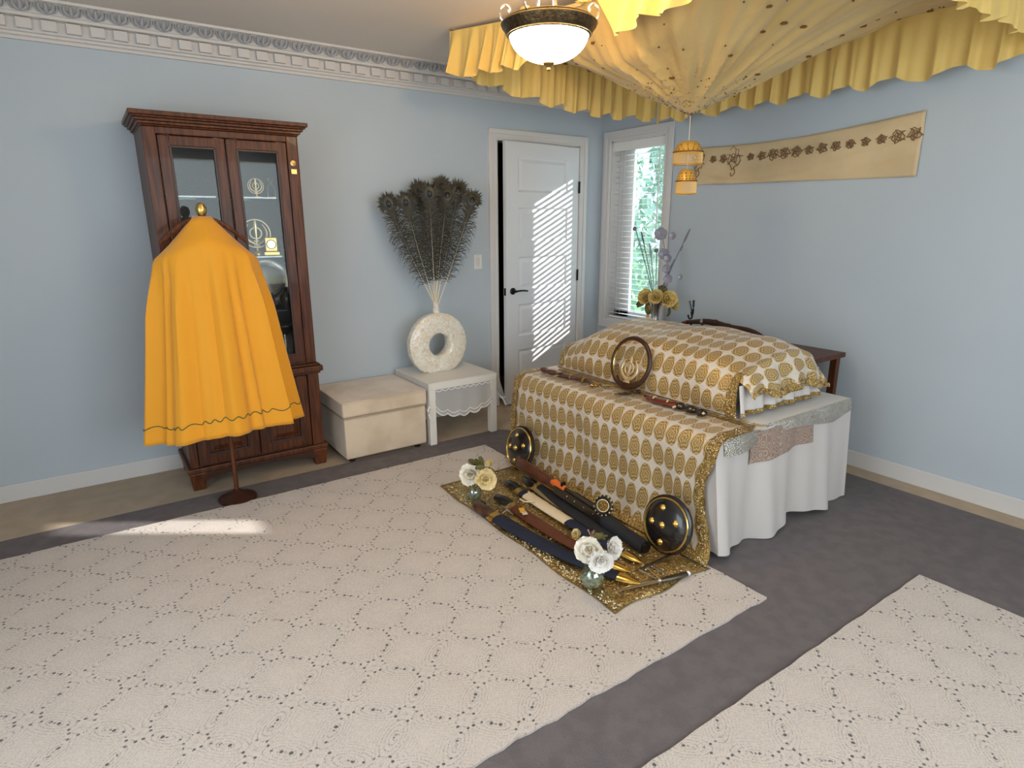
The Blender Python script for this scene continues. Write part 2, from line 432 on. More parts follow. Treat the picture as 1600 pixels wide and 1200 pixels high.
# ------------------------------------------------------------------ door
CW = .076
def casing(mb, axis, a0, a1, z1, z0=0, out=-1, bottom=False):
    """stepped door or window casing round an opening; axis x: on wall y=0, axis y: on wall x=0"""
    for d0, d1, th in ((0, CW, .016), (CW*.55, CW, .024), (.004, .016, .021)):
        zb = z0-d0 if bottom else z0
        segs = [(a0-d1, a0-d0, zb, z1+d0), (a1+d0, a1+d1, zb, z1+d0), (a0-d1, a1+d1, z1+d0, z1+d1)]
        if bottom: segs.append((a0-d1, a1+d1, z0-d1, z0-d0))
        for u0, u1, q0, q1 in segs:
            if axis == 'x': mb.box(u0, u1, -th, 0, q0, q1)
            else: mb.box(-th, 0, u0, u1, q0, q1)
    return mb
fr = struct('trim_1', casing(MB(), 'x', DX0, DX1, DZ), 'trim_white', bevel=.003)
MB().box(DX0, DX0+.014, .001, T, 0, DZ).box(DX1-.004, DX1, .001, T, 0, DZ).box(DX0, DX1, .001, T, DZ-.006, DZ).build('jamb', 'trim_white', fr)
MB().box(DX0+.002, DX0+.016, .04, .06, 0, DZ).build('stop', 'gap_dark', fr)
MB().box(DX0+.014, DX0+.017, .006, .03, .93, 1.0).build('strike_plate', 'black_metal', fr)
dm = Matrix.Translation((DX1-.006, -.006, 0)) @ Matrix.Rotation(R(5.2), 4, 'Z')
door = bpy.data.objects.new('door_1', None); COL.objects.link(door); door.matrix_world = dm; WM[door.name] = dm; door['kind'] = 'structure'
W_, H0, H1, TH = .805, .012, 2.118, .035
slab = MB()
pz = [.20 + i*.386 for i in range(5)]; PH = .27; sx0, sx1 = -W_+.125, -.125
slab.box(-W_, sx0, 0, TH, H0, H1); slab.box(sx1, 0, 0, TH, H0, H1)
zz = H0
for z in pz: slab.box(sx0, sx1, 0, TH, zz, z); zz = z+PH
slab.box(sx0, sx1, 0, TH, zz, H1)
slab.build('slab', 'door_white', door, world=False)
pm = MB()
def ringstep(mb, x0, x1, z0, z1, steps):
    """nested rectangles sloping in and out: (inset, depth)"""
    vs = []; fs = []
    for ins, dp in steps: vs += [(x0+ins, dp, z0+ins), (x1-ins, dp, z0+ins), (x1-ins, dp, z1-ins), (x0+ins, dp, z1-ins)]
    for i in range(len(steps)-1):
        for j in range(4): fs.append((i*4+j, i*4+(j+1) % 4, i*4+4+(j+1) % 4, i*4+4+j))
    k = len(steps)*4; fs.append((k-4, k-3, k-2, k-1)); mb.add(vs, fs)
ringstep(pm, sx0, sx1, 0, PH, [(0, 0), (.004, .002), (.010, .009), (.018, .012), (.022, .012), (.048, .005), (.052, .005)])
pme = pm.mesh('panel', 'door_white')
for z in pz: inst(pme, 'panel', door, Matrix.Translation((0, 0, z)))
hx = -W_+.065; hz = .968
lev = MB(); rx = Matrix.Rotation(R(90), 4, 'X')
lev.lathe([(0, 0), (.028, 0), (.028, .008), (.020, .013), (.011, .014), (.011, .045), (.0, .052)], (hx, 0, hz), 16, rx)
lev.tube(spline([(hx, -.045, hz), (hx+.04, -.05, hz+.004), (hx+.085, -.048, hz+.002), (hx+.125, -.043, hz-.004)], 5), [.010]*3+[.0095]*5+[.009]*5+[.008]*3, 8, (1, .8))
lev.build('handle', 'black_metal', door, True, world=False)
MB().box(-W_-.001, -W_+.001, .006, .03, .935, .995).build('latch_plate', 'black_metal', door, world=False)
hm = MB().tube([(0, 0, -.048), (0, 0, .048)], .0085, 8).box(-.012, .010, -.004, .002, -.045, .045).mesh('hinge', 'black_metal')
for z in (.28, 1.06, 1.80): inst(hm, 'hinge', door, Matrix.Translation((.004, -.006, z)))

# ------------------------------------------------------------------ window with blind
wi = struct('window_1', casing(MB(), 'y', WY0, WY1, WZ1, WZ0, bottom=True), 'trim_white', bevel=.003)
MB().box(0, T, WY0, WY0+.012, WZ0, WZ1).box(0, T, WY1-.012, WY1, WZ0, WZ1).box(0, T, WY0, WY1, WZ1-.012, WZ1).box(0, T, WY0, WY1, WZ0, WZ0+.012).build('jamb', 'trim_white', wi)
sash = MB()
for y0, y1, z0, z1 in ((WY0+.012, WY0+.065, WZ0, WZ1), (WY1-.19, WY1-.012, WZ0, WZ1), (WY0, WY1, WZ0+.012, WZ0+.075), (WY0, WY1, WZ1-.075, WZ1-.012)): sash.box(.085, .115, y0, y1, z0, z1)
sash.build('sash', 'trim_white', wi, bevel=.004)
MB().box(.098, .102, WY0+.05, WY1-.05, WZ0+.05, WZ1-.05).build('pane', 'pane_glass', wi)
bl = thing('window_blind', 'white slatted blind hanging in the window in the room corner', 'blind', (.04, (WY0+WY1)/2, WZ0))
by0, by1 = WY0+.016, WY1-.016
MB().box(.012, .06, by0, by1, WZ1-.055, WZ1-.014).build('headrail', 'blind_white', bl)
MB().box(.002, .012, by0-.003, by1+.003, WZ1-.085, WZ1-.013).build('valance', 'plastic_white', bl, bevel=.003)
MB().box(.018, .058, by0, by1, WZ0+.014, WZ0+.030).build('bottom_rail', 'blind_white', bl, bevel=.003)
def slat(u, v):
    a = (v-.5)*.048; return Vector((a*math.cos(R(-3)), (u-.5)*(by1-by0), a*math.sin(R(-3)) + .004*(1-(2*v-1)**2)))
smx = MB().grid(slat, 1, 4).mesh('slat', 'blind_white', True)
z = WZ0+.055; bc = WM[bl.name].inverted()
while z < WZ1-.09:
    inst(smx, 'slat', bl, bc @ Matrix.Translation((.038, (by0+by1)/2, z))); z += .0445
for y in (by0+.09, by1-.09):
    for x in (.016, .060): MB().tube([(x, y, WZ0+.03), (x, y, WZ1-.06)], .0012, 5).build('ladder_cord', 'plastic_white', bl)
MB().tube([(.0, by0+.045, WZ1-.09), (-.004, by0+.045, 1.35)], .004, 6).build('tilt_wand', 'plastic_white', bl)
sw = struct('window_2', casing(MB(), 'y', SY0, SY1, SZ1, SZ0, bottom=True), 'trim_white')
MB().box(.05, .054, SY0, SY1, SZ0, SZ1).build('pane', 'pane_glass', sw)
w3 = MB()  # frame of the unseen rear opening, added for the fill light
for x0, x1, z0, z1 in ((-3.98, -3.9, .62, 2.38), (-1.3, -1.22, .62, 2.38), (-3.9, -1.3, .62, .7), (-3.9, -1.3, 2.3, 2.38)): w3.box(x0, x1, YF, YF+.02, z0, z1)
struct('added_window_rear', w3, 'trim_white')
w4 = MB()  # frame of the unseen left-wall opening, also added for fill light
for y0, y1, z0, z1 in ((-3.88, -3.8, .62, 2.38), (-2.2, -2.12, .62, 2.38), (-3.8, -2.2, .62, .7), (-3.8, -2.2, 2.3, 2.38)): w4.box(XL, XL+.02, y0, y1, z0, z1)
struct('added_window_left', w4, 'trim_white')

# ------------------------------------------------------------------ outside the window
ground = struct('ground', MB().box(.3, 40, -25, 40, -.8, -.7), 'lawn')
def tree(loc, h, r, seed, label):
    q = random.Random(seed); t = thing('garden_tree', label, 'tree', loc, 0, 'trees outside the window')
    MB().tube([(0, 0, 0), (.03, .02, h*.5), (0, 0, h*.95)], [.10, .07, .02], 8).build('trunk', 'bark', t, True, world=False)
    mb = MB()
    for i in range(1150):
        f = q.random()**.8; zz = h*(.10+.88*f); rr = r*(1-f*.75)*math.sqrt(q.random()); a = q.random()*2*PI
        c = Vector((rr*math.cos(a), rr*math.sin(a), zz-rr*.2)); s = .05+.07*q.random()
        e = Euler((q.random()*6, q.random()*6, q.random()*6)).to_matrix()
        mb.add([c+e @ Vector(k)*s for k in ((-1, 0, 0), (0, -.45, 0), (1, 0, .1), (0, .45, 0))], [(0, 1, 2, 3)])
    o = mb.build('foliage', 'foliage', t, world=False); o['kind'] = 'stuff'
tree((3.3, 2.1, -.7), 3.5, 1.0, 3, 'leafy green tree outside the window, the one with the broad low crown')
tree((4.6, 4.6, -.7), 4.3, 1.1, 5, 'taller pale green tree outside the window, further from the glass')

# ------------------------------------------------------------------ floor coverings
RZ = .006
def rounded(poly, rad, idx, n=8):
    out = []
    for i, p in enumerate(poly):
        if i not in idx: out.append(p); continue
        a = Vector(poly[i-1]); b = Vector(p); c = Vector(poly[(i+1) % len(poly)])
        p0 = b+(a-b).normalized()*rad; p1 = b+(c-b).normalized()*rad
        for k in range(n+1): t = k/n; out.append(tuple((p0*(1-t)+b*t)*(1-t)+(b*(1-t)+p1*t)*t))
    return out
gp = rounded([(-4.95, -5.5), (-.16, -5.5), (-.16, -1.15), (-1.38, -1.0), (-1.40, -.545), (-4.95, -.56)], .16, (4,))
tag(MB().prism(gp, .0005, RZ).build('grey_carpet', 'carpet_grey', bevel=.002), 'large plain dark grey carpet under the white patterned rugs', 'carpet')
N0 = Vector((-3.227, -2.181))
def ruguv(x, y):
    dx, dy = (x-N0.x)/.14, (y-N0.y)/.13; return ((dx-dy)/2, (dx+dy)/2)
def rug(name, x0, x1, y0, y1, label, thick=.010):
    mb = MB(); nx, ny = 60, 40; r2 = random.Random(3)
    wob = lambda k, s: .0035*math.sin(k*23+s)+.003*math.sin(k*61+s*2)
    def top(u, v):
        x = x0+(x1-x0)*u; y = y0+(y1-y0)*v
        if v == 0: y += wob(x, 1)
        if v == 1: y += wob(x, 2)*.5
        if u == 1: x += wob(y, 3)*.5
        return Vector((x, y, RZ+thick))
    mb.grid(top, nx, ny, lambda u, v: ruguv(x0+(x1-x0)*u, y0+(y1-y0)*v))
    ring = [(i/nx, 0) for i in range(nx)]+[(1, j/ny) for j in range(ny)]+[(1-i/nx, 1) for i in range(nx)]+[(0, 1-j/ny) for j in range(ny)]
    k = len(ring); tv = [top(*q) for q in ring]; bv = [Vector((q.x, q.y, RZ+.0005)) for q in tv]
    mb.add(tv+bv, [(i, (i+1) % k, k+(i+1) % k, k+i) for i in range(k)], [ruguv(q.x, q.y) for q in tv]*2)
    return tag(mb.build(name, 'rug_white', smooth=True), label, 'rug')
rug('patterned_rug', -4.75, -1.745, -2.98, -.80, 'off-white rug with a dotted trellis pattern, lying before the altar under the gold mat')
rug('patterned_rug', -4.75, -1.05, -5.3, -3.262, 'off-white dotted rug parted from the altar rug by a strip of grey carpet')

# ------------------------------------------------------------------ light switch
s_ = thing('light_switch', 'white wall plate with rocker switch beside the door casing', 'switch', (-1.29, 0, 1.21))
MB().box(-1.326, -1.254, -.006, 0, 1.155, 1.268).build('plate', 'plastic_white', s_, bevel=.003)
MB().box(-1.306, -1.274, -.010, -.005, 1.178, 1.245).build('rocker', 'trim_white', s_, bevel=.002)
for z in (1.166, 1.257): MB().lathe([(0, 0), (.003, 0), (.003, .0015), (0, .002)], (-1.29, -.006, z), 8, rx).build('screw', 'silver', s_)

# ------------------------------------------------------------------ khanda emblem (double-edged sword, ring, two crossed blades)
def khanda(mb, s, base=(0, 0, 0), k_=1.):
    """emblem in the local XZ plane, height about 2.2*s, standing on base"""
    b = Vector(base); P = lambda x, z: b+Vector((x*s, 0, z*s))
    mb.tube([P(.42*math.sin(2*PI*k/28), 1.18+.42*math.cos(2*PI*k/28)) for k in range(28)], .055*s*k_, 6, (1, .6), (0, 1, 0), closed=True)
    mb.tube([P(0, 2.2), P(0, 2.0), P(0, 1.7), P(0, 1.1), P(0, .62)], [.01*s, .11*s, .14*s, .09*s, .10*s], 6, (1, .3), (0, 1, 0))
    mb.tube([P(-.2, .60), P(0, .55), P(.2, .60)], .045*s*k_, 6, (1, .7), (0, 1, 0))
    mb.tube([P(0, .6), P(0, .2), P(0, .1)], [.05*s, .05*s, .09*s], 6, (1, .7), (0, 1, 0))
    for q in (-1, 1):
        pts = spline([P(q*-.30, .10), P(q*.05, .32), P(q*.55, .62), P(q*.80, 1.05), P(q*.72, 1.5), P(q*.50, 1.85)], 5)
        n = len(pts); mb.tube(pts, [s*k_*(.035+.055*math.sin(PI*min(1, (i/n)*1.05)**.8)) for i in range(n)], 6, (1, .45), (0, 1, 0))
        mb.tube([P(q*.02, .48), P(q*.22, .22)], .03*s, 5, (1, .7), (0, 1, 0))
    return mb

# ------------------------------------------------------------------ display cabinet
CX0, CX1 = -3.52, -2.748; UY, LY = -.425, -.455
cb = thing('display_cabinet', 'tall dark brown wooden display cabinet with glass doors and moulded top', 'cabinet', ((CX0+CX1)/2, -.2, 0))
lower = MB().box(CX0, CX1, LY+.02, -.02, .13, .605).build('lower_body', 'wood', cb, bevel=.004)
MB().box(CX0-.022, CX1+.022, LY-.012, -.02, .105, .138).build('base_moulding', 'wood', cb, bevel=.008)
apr = MB().prism([(CX0+.05, .105), (CX0+.05, .05), (CX0+.16, .075), ((CX0+CX1)/2, .085), (CX1-.16, .075), (CX1-.05, .05), (CX1-.05, .105)], 0, .022)
apr.xf(Matrix.Translation((0, LY-.006, 0)) @ Matrix.Rotation(R(90), 4, 'X') @ Matrix.Translation((0, 0, -.022)))
apr.build('apron', 'wood_dark', cb)
for x0, x1 in ((CX0-.015, CX0+.075), (CX1-.075, CX1+.015)):
    for y0, y1 in ((LY-.01, LY+.07), (-.09, -.03)):
        mb = MB(); f = .012
        mb.add([(x0+f, y0+f, 0), (x1-f, y0+f, 0), (x1-f, y1-f, 0), (x0+f, y1-f, 0), (x0, y0, .106), (x1, y0, .106), (x1, y1, .106), (x0, y1, .106)], [(3, 2, 1, 0), (4, 5, 6, 7), (0, 1, 5, 4), (1, 2, 6, 5), (2, 3, 7, 6), (3, 0, 4, 7)])
        mb.build('foot', 'wood', cb, bevel=.004)
xm = (CX0+CX1)/2
def pdoor(x0, x1, z0, z1, y, name, glassy=False, fw=.055):
    fr_ = MB()
    for a, b, c, d in ((x0, x0+fw, z0, z1), (x1-fw, x1, z0, z1), (x0+fw, x1-fw, z0, z0+fw), (x0+fw, x1-fw, z1-fw, z1)): fr_.box(a, b, y, y+.02, c, d)
    o = fr_.build(name, 'wood', cb, bevel=.004)
    mo = MB()
    for a, b, c, d in ((x0+fw-.002, x0+fw+.010, z0+fw, z1-fw), (x1-fw-.010, x1-fw+.002, z0+fw, z1-fw), (x0+fw, x1-fw, z0+fw-.002, z0+fw+.010), (x0+fw, x1-fw, z1-fw-.010, z1-fw+.002)): mo.box(a, b, y-.004, y+.012, c, d)
    mo.build('moulding', 'wood_dark', o, bevel=.003)
    if glassy: MB().box(x0+fw, x1-fw, y+.009, y+.013, z0+fw, z1-fw).build('pane', 'cabinet_glass', o)
    else: ringstep_box(x0+fw+.008, x1-fw-.008, z0+fw+.008, z1-fw-.008, y+.014).build('panel', 'wood', o)
    return o
def ringstep_box(x0, x1, z0, z1, y):
    mb = MB(); ringstep(mb, x0, x1, z0, z1, [(0, y), (.012, y), (.04, y-.010), (.045, y-.010)]); return mb
for a, b, kx in ((CX0+.045, xm-.004, xm-.03), (xm+.004, CX1-.075, xm+.03)):
    d = pdoor(a, b, .15, .595, LY, 'cupboard_door')
    MB().lathe([(.004, 0), (.004, .01), (.011, .016), (.011, .022), (0, .026)], (kx, LY, .42), 10, rx).build('knob', 'brass', d, True)
for a, b in ((CX1-.07, CX1), (CX0, CX0+.04)): MB().box(a, b, LY, LY+.021, .138, .605).build('corner_post', 'wood', cb, bevel=.004)
wm_ = MB()
for e, z0, z1 in ((.012, .605, .620), (.026, .620, .655), (.012, .655, .668)): wm_.box(CX0-e, CX1+e, LY-e, -.02, z0, z1)
wm_.build('waist_moulding', 'wood', cb, bevel=.006)
UZ0, UZ1 = .668, 1.99; UT = .02
ub = MB().box(CX0, CX0+UT, UY, -.02, UZ0, UZ1).box(CX1-UT, CX1, UY, -.02, UZ0, UZ1).box(CX0, CX1, UY, -.02, UZ1-.02, UZ1).box(CX0, CX1, UY, -.02, UZ0, UZ0+.02)
ub.build('upper_body', 'wood', cb, bevel=.003)
MB().box(CX0+UT, CX1-UT, -.035, -.022, UZ0+.02, UZ1-.02).build('back_panel', 'grey_panel', cb)
MB().box(CX1-.026, CX1-UT-.0005, UY+.06, -.04, UZ0+.03, UZ1-.03).build('mirror_strip', 'silver', cb)
for a, b in ((CX1-.062, CX1), (CX0, CX0+.062)): MB().box(a, b, UY-.008, UY+.012, UZ0, UZ1).build('face_post', 'wood', cb, bevel=.005)
MB().box(CX0+.06, CX1-.06, UY-.006, UY+.012, UZ1-.035, UZ1).build('face_rail', 'wood', cb, bevel=.004)
for a, b in ((CX0+.066, xm-.003), (xm+.003, CX1-.066)): pdoor(a, b, UZ0+.012, UZ1-.04, UY-.012, 'glass_door', True, .05)
cm = MB()
for e, z0, z1 in ((.008, 1.99, 1.998), (.018, 1.998, 2.012), (.030, 2.012, 2.026), (.042, 2.026, 2.036), (.052, 2.036, 2.058)): cm.box(CX0-e, CX1+e, UY-.01-e, -.005, z0, z1)
cm.build('cornice', 'wood', cb, bevel=.004)
for z in (1.655, 1.325, 1.005): MB().box(CX0+UT+.002, CX1-.03, UY+.03, -.04, z-.008, z).build('glass_shelf', 'shelf_glass', cb)
lk = MB().box(CX1-.052, CX1-.018, UY-.020, UY-.008, 1.782, 1.812).build('lock', 'brass', cb, bevel=.003)
MB().lathe([(.004, 0), (.018, 0), (.016, .008), (0, .010)], (CX1-.036, UY-.008, 1.842), 12, rx).build('keyhole_plate', 'bronze_gold', lk)
MB().tube([(CX1, -.36, 1.325), (CX1+.018, -.36, 1.325)], [.006, .012], 10).build('side_hook', 'brass', cb, True)

def on_shelf(x, y, z): return (x, y, z+.0005)
def trophy(x, y, z, s, label, group=None):
    t = thing('khanda_trophy', label, 'trophy', (x, y, z), R(-12))
    MB().lathe([(0, 0), (.7*s, 0), (.7*s, .12*s), (.35*s, .25*s), (.15*s, .3*s), (.15*s, .5*s), (0, .5*s)], (0, 0, 0), 14).build('base', 'clock_gold', t, True, world=False)
    khanda(MB(), s, (0, 0, .45*s)).build('emblem', 'gold_pale', t, True, world=False)
    MB().tube([(1.05*s*math.sin(2*PI*k/32), .0, 1.6*s+1.05*s*math.cos(2*PI*k/32)) for k in range(32)], .05*s, 6, (1, 1), (0, 1, 0), closed=True).build('halo', 'gold_pale', t, True, world=False)
trophy(-2.965, -.28, 1.656, .040, 'small gold khanda trophy on the top glass shelf of the cabinet')
trophy(-2.975, -.20, 1.326, .078, 'large gold khanda emblem on the middle glass shelf behind the small clock')
g = thing('wire_ornament', 'tiny forked wire ornament on the top glass shelf of the cabinet', 'ornament', (-2.875, -.26, 1.656))
MB().lathe([(0, 0), (.02, 0), (.018, .008), (0, .008)], (0, 0, 0), 12).build('foot', 'gold_pale', g, True, world=False)
for s in (-1, 1): MB().tube(spline([(s*.02, 0, 0), (s*.02, 0, .05), (s*.004, 0, .085), (s*.014, 0, .11)], 4), .003, 5).build('prong', 'gold_pale', g, True, world=False)
g = thing('desk_clock', 'small square gold clock on the middle glass shelf of the cabinet', 'clock', (-2.925, -.335, 1.326), R(-10))
MB().box(-.045, .045, -.022, .022, 0, .022).build('base', 'clock_gold', g, bevel=.004, world=False)
MB().box(-.036, .036, -.014, .014, .022, .105).build('case', 'clock_gold', g, bevel=.006, world=False)
MB().lathe([(.0, 0), (.024, 0), (.028, .006), (.024, .010), (.022, .006), (0, .006)], (0, -.014, .064), 18, rx).build('dial', 'pearl', g, True, world=False)
g = thing('dark_figurine', 'dark draped figurine at the end of the middle cabinet shelf', 'figurine', (-2.835, -.26, 1.326))
MB().lathe([(0, 0), (.03, 0), (.032, .02), (.02, .05), (.026, .075), (.012, .095), (.016, .11), (0, .125)], (0, 0, 0), 14).build('body', 'black_lacquer', g, True, world=False)
MB().tube([(-.02, 0, .06), (-.05, 0, .04), (-.055, 0, .0)], .007, 6).build('arm', 'black_lacquer', g, True, world=False)
g = thing('silver_plate', 'round silver plate standing on edge in the cabinet', 'plate', (-2.925, -.17, 1.006))
tm = Matrix.Translation((0, 0, .155)) @ Matrix.Rotation(R(76), 4, 'X')
MB().lathe([(0, 0), (.09, 0), (.105, .012), (.15, .02), (.155, .024), (.15, .026), (.1, .018), (.088, .006), (0, .006)], (0, 0, 0), 36, tm).build('dish', 'silver', g, True, world=False)
MB().box(-.05, .05, -.01, .07, 0, .010).build('stand', 'wood_dark', g, world=False)
g = thing('bud_vase', 'small dark vase with a round silver belly before the silver plate', 'vase', (-2.868, -.33, 1.006))
MB().lathe([(0, 0), (.022, 0), (.028, .02), (.040, .05), (.036, .08), (.014, .10), (.014, .12), (.02, .128), (.014, .126), (0, .10)], (0, 0, 0), 18).build('body', 'gunmetal', g, True, world=False)
g = thing('ink_jar', 'cobalt blue jar beside the silver plate in the cabinet', 'jar', (-2.965, -.34, 1.006))
MB().lathe([(0, 0), (.026, 0), (.03, .02), (.03, .06), (.018, .075), (.018, .085), (0, .085)], (0, 0, 0), 16).build('body', 'cobalt', g, True, world=False)
MB().lathe([(0, .085), (.021, .085), (.021, .10), (0, .104)], (0, 0, 0), 14).build('lid', 'silver', g, True, world=False)
g = thing('crystal_bowl', 'wide silver rimmed bowl on the cabinet floor stand', 'bowl', (-2.90, -.33, .688))
MB().lathe([(0, 0), (.05, 0), (.04, .012), (.02, .03), (.02, .16), (.04, .18), (.085, .215), (.088, .222), (.08, .220), (.03, .19), (0, .187)], (0, 0, 0), 20).build('body', 'silver', g, True, world=False)
g = thing('picture_card', 'grey framed card leaning in the bottom of the cabinet', 'picture', (-2.97, -.28, .688), R(-8))
MB().box(-.06, .06, 0, .012, 0, .19).xf(Matrix.Rotation(R(-12), 4, 'X')).build('frame', 'card_grey', g, bevel=.003, world=False)
MB().box(-.048, .048, -.002, .0, .012, .178).xf(Matrix.Rotation(R(-12), 4, 'X')).build('sheet', 'plastic_white', g, world=False)

# ------------------------------------------------------------------ orange cloth gathered on a stand
oc = Vector((-3.335, -.715, 0))
st = thing('garment_stand', 'slim dark wooden pole stand under the orange robe', 'stand', oc)
MB().lathe([(0, RZ), (.10, RZ), (.10, RZ+.015), (.05, RZ+.03), (.014, RZ+.06), (0, RZ+.06)], (0, 0, 0), 24).build('base', 'wood_dark', st, True, world=False)
MB().tube([(0, 0, RZ+.04), (0, 0, 1.55)], .012, 10).build('pole', 'wood', st, True, world=False)
MB().tube(spline([(-.20, 0, 1.42), (-.08, 0, 1.515), (0, 0, 1.53), (.08, 0, 1.515), (.20, 0, 1.42)], 5), .011, 8).build('shoulder_bar', 'wood', st, True, world=False)
MB().lathe([(.012, 1.54), (.024, 1.56), (.028, 1.58), (.015, 1.605), (0, 1.61)], (0, 0, 0), 14).build('finial', 'brass', st, True, world=False)
def oclr(u, v, off=0.):
    """u round the robe, v from the neck down"""
    th = u*2*PI; z = 1.545-v*1.115 - .012*math.sin(th*2+1)*v - .085*(abs(math.cos(th)))*sm(0, .1, v)*(1-v)
    r = .03+.20*sm(-.02, .13, v)+.125*v**1.2
    fold = sm(.05, .4, v)*(math.sin(8*th+.6+.6*v)+.6*math.sin(17*th+2)+.3*math.sin(31*th))/1.7
    r = r*(1+.17*fold)+off
    return Vector((oc.x+r*math.cos(th), oc.y+r*.52*math.sin(th), z))
cloth = tag(MB().grid(lambda u, v: oclr(u, v), 150, 44).build('orange_robe', 'orange_cloth', smooth=True, solid=.003), 'bright orange robe hanging in folds before the glass cabinet, dark zigzag stitching near its hem', 'robe')
ln = [oclr(k/340, .915+.008*math.sin(k*.75), .003) for k in range(340)]
MB().tube(ln, .0030, 5, closed=True).build('stitching', 'embroid_green', cloth)

# ------------------------------------------------------------------ ottoman
OX0, OX1, OY0, OY1 = -2.655, -2.065, -.578, -.025
ot = thing('storage_ottoman', 'square cream suede storage ottoman with a lift-off lid between cabinet and side table', 'ottoman', ((OX0+OX1)/2, (OY0+OY1)/2, 0))
MB().box(OX0+.008, OX1-.008, OY0+.008, OY1-.008, .03, .305).build('base', 'suede', ot, bevel=.012)
def lidtop(u, v):
    x = OX0+(OX1-OX0)*u; y = OY0+(OY1-OY0)*v
    return Vector((x, y, .418+.012*(1-(2*u-1)**4)*(1-(2*v-1)**4)))
lid = MB().box(OX0, OX1, OY0, OY1, .312, .412).build('lid', 'suede', ot, bevel=.014)
MB().grid(lambda u, v: lidtop(.008+.984*u, .008+.984*v)-Vector((0, 0, .007)), 20, 20).build('cushion_top', 'suede', lid, True)
def ringpath(x0, x1, y0, y1, z, r=.02):
    out = []
    for cx, cy, a0 in ((x1-r, y1-r, 0), (x0+r, y1-r, 90), (x0+r, y0+r, 180), (x1-r, y0+r, 270)):
        for k in range(5): a = R(a0+k*22.5); out.append((cx+r*math.cos(a), cy+r*math.sin(a), z))
    return out
MB().tube(ringpath(OX0, OX1, OY0, OY1, .408), .0045, 6, closed=True).build('piping', 'suede', lid, True)
MB().tube(ringpath(OX0+.003, OX1-.003, OY0+.003, OY1-.003, .3085), .005, 6, closed=True).build('seam', 'piping', ot, True)
for x in (OX0+.06, OX1-.06):
    for y in (OY0+.06, OY1-.06): MB().lathe([(0, 0), (.02, 0), (.026, .032), (0, .032)], (x, y, 0.0003), 12).build('foot', 'wood_dark', ot, True)

# ------------------------------------------------------------------ side table with lace cloth
TX0, TX1, TY0, TY1 = -2.050, -1.500, -.580, -.030
tb = thing('side_table', 'square white side table with straight legs beside the cream ottoman', 'table', ((TX0+TX1)/2, (TY0+TY1)/2, 0))
MB().box(TX0, TX1, TY0, TY1, .400, .450).build('table_top', 'table_white', tb, bevel=.003)
for x in (TX0, TX1-.05):
    for y in (TY0, TY1-.05): MB().box(x, x+.05, y, y+.05, RZ if y < -.5 else .0003, .400).build('leg', 'table_white', tb, bevel=.002)
def scal(s, n, a): return a*abs(math.sin(PI*s*n))
lc = thing('lace_tablecloth', 'sheer white cloth with scalloped lace edges hanging round the side table', 'tablecloth', ((TX0+TX1)/2, (TY0+TY1)/2, .452))
def frontdrop(u, v):
    x = TX0+.046+(TX1-TX0-.092)*u; d = .115+.055*math.sin(PI*min(1, max(0, u)))**.8 + scal(u, 5, .020)
    return Vector((x, TY0+.004-.008*v-.006*math.sin(u*19)*v, .400-(d+.03)*v))
def sidedrop(sx):
    def f(u, v):
        y = TY0-.006+(TY1-TY0)*u; d = .11+.075*(1-u)**2+scal(u, 5, .018)
        x = (TX1+.005 if sx > 0 else TX0-.005)+sx*(.05 if sx > 0 else .002)*v
        return Vector((x, y-.02*v*(1-u), .449-d*v))
    return f
for fn, nm in ((frontdrop, 'front_drop'), (sidedrop(1), 'side_drop'), (sidedrop(-1), 'side_drop')):
    o = MB().grid(fn, 60, 8).build(nm, 'sheer_lace', lc, True)
    MB().tube([fn(k/60, 1) for k in range(61)], .0045, 5).build('lace_edge', 'lace_edge', o, True)
    if fn is frontdrop:
        MB().tube([frontdrop(k/60, 1)+Vector((0, -.002, .028)) for k in range(61)], .003, 5).build('lace_edge', 'lace_edge', o, True)
        MB().tube([Vector((TX0+.05+(TX1-TX0-.10)*k/80, TY0-.004, .398-scal(k/80, 9, .012))) for k in range(81)], .0035, 5).build('lace_edge', 'lace_edge', o, True)
MB().box(TX0-.001, TX1+.001, TY0-.002, TY1, .4502, .4522).build('top_cloth', 'table_white', lc, bevel=.0008)
c0 = Vector((TX1+.018, TY0-.02, .275))
MB().tube(spline([c0, c0+Vector((.02, -.01, -.02)), c0+Vector((.035, -.01, -.055)), c0+Vector((.045, -.01, -.07))], 4), .006, 6).build('corner_tie', 'lace_edge', lc, True)
c1 = Vector((TX0-.008, TY0-.02, .30))
MB().tube(spline([c1, c1+Vector((-.012, 0, -.04)), c1+Vector((.0, 0, -.085)), c1+Vector((.02, 0, -.11))], 4), .006, 6).build('corner_tie', 'lace_edge', lc, True)

# ------------------------------------------------------------------ ring vase and peacock feathers
VC = Vector((-1.812, -.27, .652)); VR, VH = .234, .080
va = thing('ring_vase', 'round pearly mosaic vase with a hole through its middle on the side table', 'vase', (VC.x, VC.y, .4523))
mb = MB(); nseg, nr = 64, 14
vs = []; fs = []
Rm, ra = (VR+VH)/2, (VR-VH)/2
for i in range(nseg):
    t = 2*PI*i/nseg
    for j in range(nr):
        a = 2*PI*j/nr; ca, sa = math.cos(a), math.sin(a)
        rr = Rm+ra*(abs(ca)**.45)*(1 if ca > 0 else -1); dy = .060*(abs(sa)**.45)*(1 if sa > 0 else -1)*(1-.35*(rr-VH)/(VR-VH))
        zz = max(rr*math.sin(t), -.2125+.0); zz = rr*math.sin(t)
        vs.append(Vector((VC.x+rr*math.cos(t), VC.y+dy, max(VC.z+zz, .4527 if True else 0))))
for i in range(nseg):
    for j in range(nr): fs.append((i*nr+j, i*nr+(j+1) % nr, ((i+1) % nseg)*nr+(j+1) % nr, ((i+1) % nseg)*nr+j))
shift = .0
